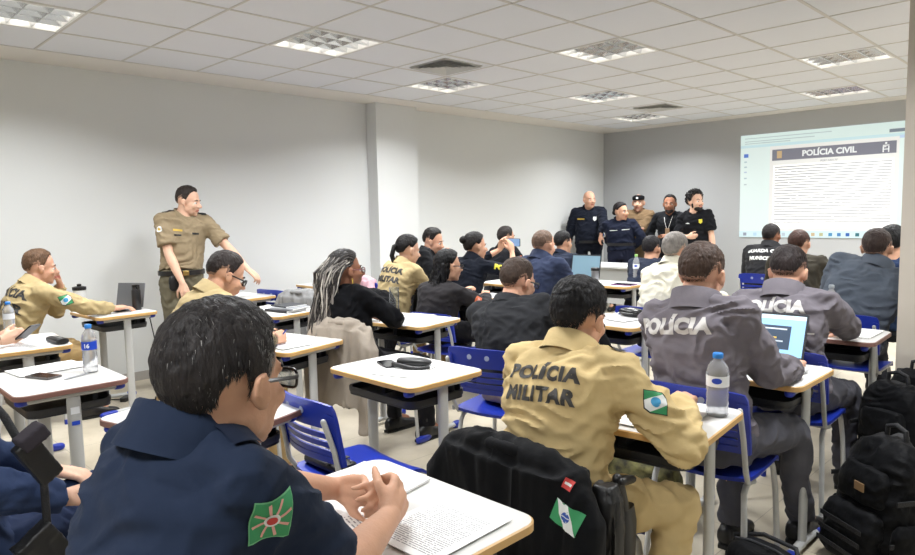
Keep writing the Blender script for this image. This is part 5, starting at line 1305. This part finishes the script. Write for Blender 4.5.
drape('draped_coat', (-4.975, 3.075), 20, 'grey coat over a low chair between the notebook desk and the left wall', cloth('mid_grey', (140, 140, 140)), w=.42, top=.825, bot=.35, seed=15, vox=.013, sleeves=((-1, .25),))
chair(-5.55, 4.42, 0, 'chair by the left wall hidden under the pale pink garment')
chair(-5.06, 3.32, 20, 'chair hidden under the grey coat near the left wall')
drape('draped_jacket', (-4.24, 3.96), 0, 'dark jacket over the chair back of the filming woman', M_jkt, w=.46, top=.84, bot=.5, seed=16, vox=.013, sleeves=())
chair(-4.24, 4.22, 0, 'chair under the woman with the bun, with a dark jacket on its back')
drape('draped_coat', (-2.28, 3.165), 0, 'crumpled black jacket on the chair between the khaki officer and the nearer grey officer', M_jkt, w=.44, top=.86, bot=.5, seed=18, vox=.012, sleeves=((1, .2),))
drape('draped_jacket', (-1.52, 4.62), 20, 'black jacket bundled on the left shoulder of the blue-grey officer\'s chair', M_jkt, w=.30, top=.90, bot=.6, seed=19, vox=.013, sleeves=())

# ------------------------------------------------------------ backpacks and bags on the floor
M_nylon = cloth('black_nylon', (11, 12, 15), .62, .25, 60); M_web = mat('webbing_black', (22, 23, 27), .7, bump=.4, bscale=250)
def backpack(x, y, rz, label, w=.32, d=.20, h=.50, lean=6, seed=1, tall=1., patch=False):
    o = empty('backpack', (x, y, 0), rz, label, 'backpack'); X, Y, Z = V((1, 0, 0)), V((0, 1, 0)), V((0, 0, 1))
    sh = lambda z: math.tan(rad(lean))*z
    g = G()
    g.oval([(V((0, sh(z), z)), X, Y, w/2*a, d/2*b) for z, a, b in ((.004, .80, .80), (.02, .93, .95), (h*.3, 1, 1.05), (h*.6, .98, 1), (h*.82, .92, .85), (h*.94, .74, .62), (h, .45, .35))], 30, 3.4)
    link('main_body', remesh(g, .009, 2, wrinkle(.010, 8, seed, (1, 1, 1.6))), M_nylon, o)
    g = G(); g.oval([(V((0, sh(z)-d*.56, z)), X, Y, w/2*.80*a, d*.24*b) for z, a, b in ((.03, .85, .7), (.05, 1, 1), (h*.36, 1, 1.1), (h*.46, .95, .8), (h*.50, .7, .3))], 26, 3.4)
    link('front_pocket', remesh(g, .009, 2, wrinkle(.008, 9, seed+1, (1, 1, 1.6))), M_nylon, o)
    g = G(); g.oval([(V((0, sh(z)-d*.42, z)), X, Y, w/2*.72*a, d*.22*b) for z, a, b in ((h*.52, .85, .7), (h*.55, 1, 1), (h*.72, .98, 1), (h*.80, .8, .6))], 26, 3.2)
    link('upper_pocket', remesh(g, .009, 2, wrinkle(.008, 9, seed+2, (1, 1, 1.6))), M_nylon, o)
    for s in (-1, 1):
        g = G(); g.oval([(V((s*w*.50, sh(z)-.01, z)), X, Y, .030*a, d*.36*b) for z, a, b in ((.04, .7, .8), (.06, 1, 1), (h*.38, 1, 1), (h*.44, .6, .8))], 20, 3)
        link('side_pocket', remesh(g, .009, 2, wrinkle(.006, 10, seed+3+s)), M_nylon, o)
        g = G(); pts = [V((s*w*.20, sh(h*.90)+d*.34, h*.93)), V((s*w*.26, sh(h)+d*.62, h*.94)), V((s*w*.30, sh(h*.7)+d*.86, h*.70)), V((s*w*.34, sh(h*.4)+d*.82, h*.40)), V((s*w*.40, sh(h*.1)+d*.5, h*.12))]
        g.oval([(p, X, (pts[min(i+1, 4)]-pts[max(0, i-1)]).normalized().cross(X)*1., .032 if i < 3 else .018, .009) for i, p in enumerate(pts)][::-1], 14, 3)
        link('shoulder_strap', g, M_web, o)
        for zz in (.30, .62):
            g = G(); g.oval([(V((s*w*.515, sh(h*zz)+yy, h*zz)), Z, X, .011, .003) for yy in (-d*.46, d*.46)], 8, 4); link('compression_strap', g, M_web, o)
    for k in range(3):
        g = G(); z = h*(.16+.10*k); g.box((0, sh(z)-d*.82, z), (w*.66, .004, .020)); link('webbing_band', g, M_web, o, bevel=.001)
    g = G(); g.tube([V((-.05, sh(h)+d*.10, h*.965)), V((-.045, sh(h)+d*.10, h+.035)), V((0, sh(h)+d*.10, h+.05)), V((.045, sh(h)+d*.10, h+.035)), V((.05, sh(h)+d*.10, h*.965))], .010, 10); link('haul_handle', g, M_web, o)
    g = G(); g.tube([V((w/2*.93*math.cos(t), sh(h*.86)-d*.03+.004, h*.60+h*.33*math.sin(t))) for t in np.linspace(.0, math.pi, 16)], .004, 6); link('zip', g, mat('zip_grey', (70, 72, 76), .4, .4), o)
    if patch:
        g = G(); g.box((.03, sh(h*.66)-d*.66, h*.66), (.05, .004, .035)); link('tag_patch', g, mat('patch_tan', (150, 120, 86), .7), o, bevel=.001)
    return o
backpack(-.71, 3.08, -35, 'large black backpack with webbing and straps at the lower right, nearest of the bags', w=.34, d=.22, h=.52, seed=2, lean=8, patch=True)
backpack(-.79, 3.84, -20, 'black backpack with a curved shoulder strap right behind the nearest one', w=.32, d=.22, h=.60, seed=5, lean=-4)
o = backpack(-.80, 4.36, 10, 'black bag with a small grey print slumped against the pillar', w=.34, d=.20, h=.56, seed=8, lean=3)
me = text2d('DELL' if False else 'SPORT', .03, .001)
bpy.data.meshes.remove(me)
g = G(); g.box((-.04, -.13, .40), (.10, .004, .012)); link('print', g, M_let_grey, o)
o = empty('shoulder_bag', (-.90, 2.42, 0), -12, 'low black zipped bag on the floor at the bottom, left of the big backpack', 'bag')
g = G(); g.oval([(V((0, 0, z)), V((1, 0, 0)), V((0, 1, 0)), .13*a, .10*b) for z, a, b in ((.003, .85, .85), (.02, .97, .97), (.15, 1, 1), (.22, .92, .82), (.245, .7, .5))], 26, 3.4); link('bag_body', remesh(g, .008, 2, wrinkle(.008, 9, 21)), M_nylon, o)
link('zip', G().tube([(-.11, 0, .238), (-.05, 0, .252), (.05, 0, .252), (.11, 0, .238)], .004, 6), mat('zip_grey', (70, 72, 76), .4, .4), o); link('strap', G().tube([(-.13, .02, .16), (-.15, .05, .22), (-.06, .10, .24), (.06, .11, .23), (.13, .04, .17)], .009, 8), M_web, o)
o = empty('camouflage_bag', (-1.62, 2.78, 0), 10, 'green camouflage bag on the floor beneath the foreground khaki officer\'s desk', 'bag')
mc = mat('camouflage', (120, 116, 70), .8, bump=.2, bscale=40, col2=(46, 44, 30), vscale=22)
g = G(); g.oval([(V((0, 0, z)), V((1, 0, 0)), V((0, 1, 0)), .21*a, .13*b) for z, a, b in ((.003, .85, .85), (.02, .97, .97), (.20, 1, 1), (.30, .9, .8), (.335, .6, .5))], 26, 3.2); link('bag_body', remesh(g, .012, 2, wrinkle(.014, 8, 22)), mc, o)
link('handle', G().tube([(-.08, 0, .325), (-.06, 0, .375), (.06, 0, .375), (.08, 0, .325)], .010, 8), mc, o); link('zip', G().tube([(-.15, 0, .325), (0, 0, .343), (.15, 0, .325)], .004, 6), mat('zip_grey', (70, 72, 76), .4, .4), o)
o = empty('duty_holster', (-1.06, 1.60, 0), 8, 'black leather duty pouch and holster at the foreground khaki officer\'s hip', 'holster')
g = G(); g.oval([(V((.035, -.02+.0*z, z)), V((1, 0, 0)), V((0, 1, 0)), a, b) for z, a, b in ((.40, .040, .035), (.44, .052, .045), (.56, .056, .05), (.66, .05, .045), (.70, .03, .03))], 22, 3.2); link('pouch', remesh(g, .006, 2, wrinkle(.006, 12, 31, (2, 2, .4))), M_leather, o)
g = G(); g.oval([(V((.05, .085, z)), V((1, 0, 0)), V((0, 1, 0)), a, b) for z, a, b in ((.36, .018, .03), (.40, .024, .036), (.55, .026, .045), (.60, .02, .035))], 18, 3); link('holster_shell', g, M_leather, o)
g = G(); g.tube([V((.05, .075, .58)), V((.05, .045, .66)), V((.05, .03, .70))], [.020, .018, .016], 12); link('grip', g, M_blackpl, o)
link('belt_loop', G().tube([V((-.03, .10, .62)), V((.02, .13, .66)), V((.065, .10, .68)), V((.07, .02, .70))], .012, 8), M_leather, o)
# tactical vest pouches of the lower left person
o = empty('tactical_pouch', (-1.95, .39, 0), -6, 'black tactical pouches and holster strapped on the navy-uniformed person at the lower left', 'pouch')
tl = (V((.95, .30, -.05)).normalized(), V((-.25, .80, .50)).normalized(), V((.20, -.46, .86)).normalized())
g = G(); g.box((.0, .03, .86), (.035, .060, .13), tl); link('radio_pouch', remesh(g, .005, 3), M_leather, o)
g = G(); g.box((.010, .02, .925), (.050, .070, .040), tl); link('pouch_flap', remesh(g, .005, 3), cloth('grey_brown', (58, 54, 60)), o)
g = G(); g.box((.0, .03, .62), (.045, .10, .13), tl); link('holster_shell', remesh(g, .005, 3, wrinkle(.004, 20, 3)), M_leather, o)
g = G(); g.tube([(-.06, -.08, 1.06), (-.02, -.03, .98), (.0, .0, .90), (.0, .04, .80), (.0, .04, .68)], .010, 8); link('strap', g, M_web, o)
# ------------------------------------------------------------ cables by the left wall
M_cable = mat('cable_black', (20, 20, 22), .5)
def cable(name, pts, label, plugs=()):
    cu = []; P_ = [V(p) for p in pts]
    for i in range(len(P_)-1):
        p0, p1, p2, p3 = P_[max(0, i-1)], P_[i], P_[i+1], P_[min(len(P_)-1, i+2)]
        for t in np.linspace(0, 1, 7)[:-1]: cu.append(.5*((2*p1)+(p2-p0)*t+(2*p0-5*p1+4*p2-p3)*t*t+(3*p1-p0-3*p2+p3)*t**3))
    cu.append(P_[-1]); o = empty(name, (P_[0].x, P_[0].y, 0), 0, label, 'cable'); link('cord', G().tube(cu, .0045, 8), M_cable, o, world=True)
    for p in plugs:
        g = G(); g.prism(rrect(.11, .05, .012), 0.0, .032); me = g.mesh(); me.transform(Matrix.Translation(V(p)) @ Matrix.Rotation(rad(p[0]*70), 4, 'Z')); link('adapter', me, M_blackpl, o, world=True)
    return o
cable('power_cable', [(-5.44, 2.0, .735), (-5.42, 2.03, .5), (-5.38, 2.06, .2), (-5.42, 2.16, .006), (-5.62, 2.3, .006), (-5.86, 2.42, .006), (-6.05, 2.35, .006)], 'thin black power cable hanging from the khaki officer\'s desk to the floor', [(-5.60, 2.10, 0), (-6.02, 2.30, 0)])
cable('power_cable', [(-5.95, 1.75, .006), (-5.7, 1.98, .006), (-5.5, 2.2, .006), (-5.7, 2.45, .006), (-5.95, 2.62, .006), (-6.2, 2.7, .006)], 'black cable looping along the floor by the left wall', [(-5.78, 1.9, 0)])
# sticker labels on the desk legs at the left
for dsk, nm in ((d3, 'leg sticker'), (d4, 'leg sticker')):
    lg = [c for c in dsk.children if c.name.split('.')[0] == 'leg'][1]
    g = G(); g.box((.2665, .0, .655), (.001, .035, .03)); link('sticker_white', g, M_label_w, lg, smooth=False)
    g = G(); g.box((.2668, .0, .60), (.001, .032, .018)); link('sticker_blue', g, M_label_b, lg, smooth=False)
# ------------------------------------------------------------ camera, light level
cam = bpy.data.cameras.new('camera'); co = bpy.data.objects.new('camera', cam); C.objects.link(co)
yaw, pitch, roll = -0.7879553, 0.09276, -0.0198219
r_ = V((math.cos(yaw), -math.sin(yaw), 0)); f_ = V((math.sin(yaw), math.cos(yaw), 0)); u_ = V((0, 0, 1))
f2 = f_*math.cos(pitch)-u_*math.sin(pitch); u2 = u_*math.cos(pitch)+f_*math.sin(pitch)
r3 = r_*math.cos(roll)+u2*math.sin(roll); u3 = u2*math.cos(roll)-r_*math.sin(roll)
m = Matrix((r3, u3, -f2)).transposed().to_4x4(); m.translation = V((0, 0, EYE)); co.matrix_world = m
cam.sensor_width = 36; cam.lens = 36*679.14/915; cam.clip_start = .05; cam.clip_end = 60
sc = bpy.context.scene; sc.camera = co
w = bpy.data.worlds.new('world'); sc.world = w; w.use_nodes = True; w.node_tree.nodes['Background'].inputs[0].default_value = (.8, .85, .9, 1); w.node_tree.nodes['Background'].inputs[1].default_value = .3
sc.view_settings.view_transform = 'Standard'; sc.view_settings.look = 'None'; sc.view_settings.gamma = 1; sc.view_settings.use_curve_mapping = False
sc.view_settings.exposure = EXPO
sc.cycles.max_bounces = 6; sc.cycles.diffuse_bounces = 4; sc.cycles.glossy_bounces = 3; sc.cycles.transmission_bounces = 6; sc.cycles.transparent_max_bounces = 8
sc.cycles.use_denoising = True; sc.cycles.sample_clamp_indirect = 4; sc.cycles.caustics_reflective = False; sc.cycles.caustics_refractive = False
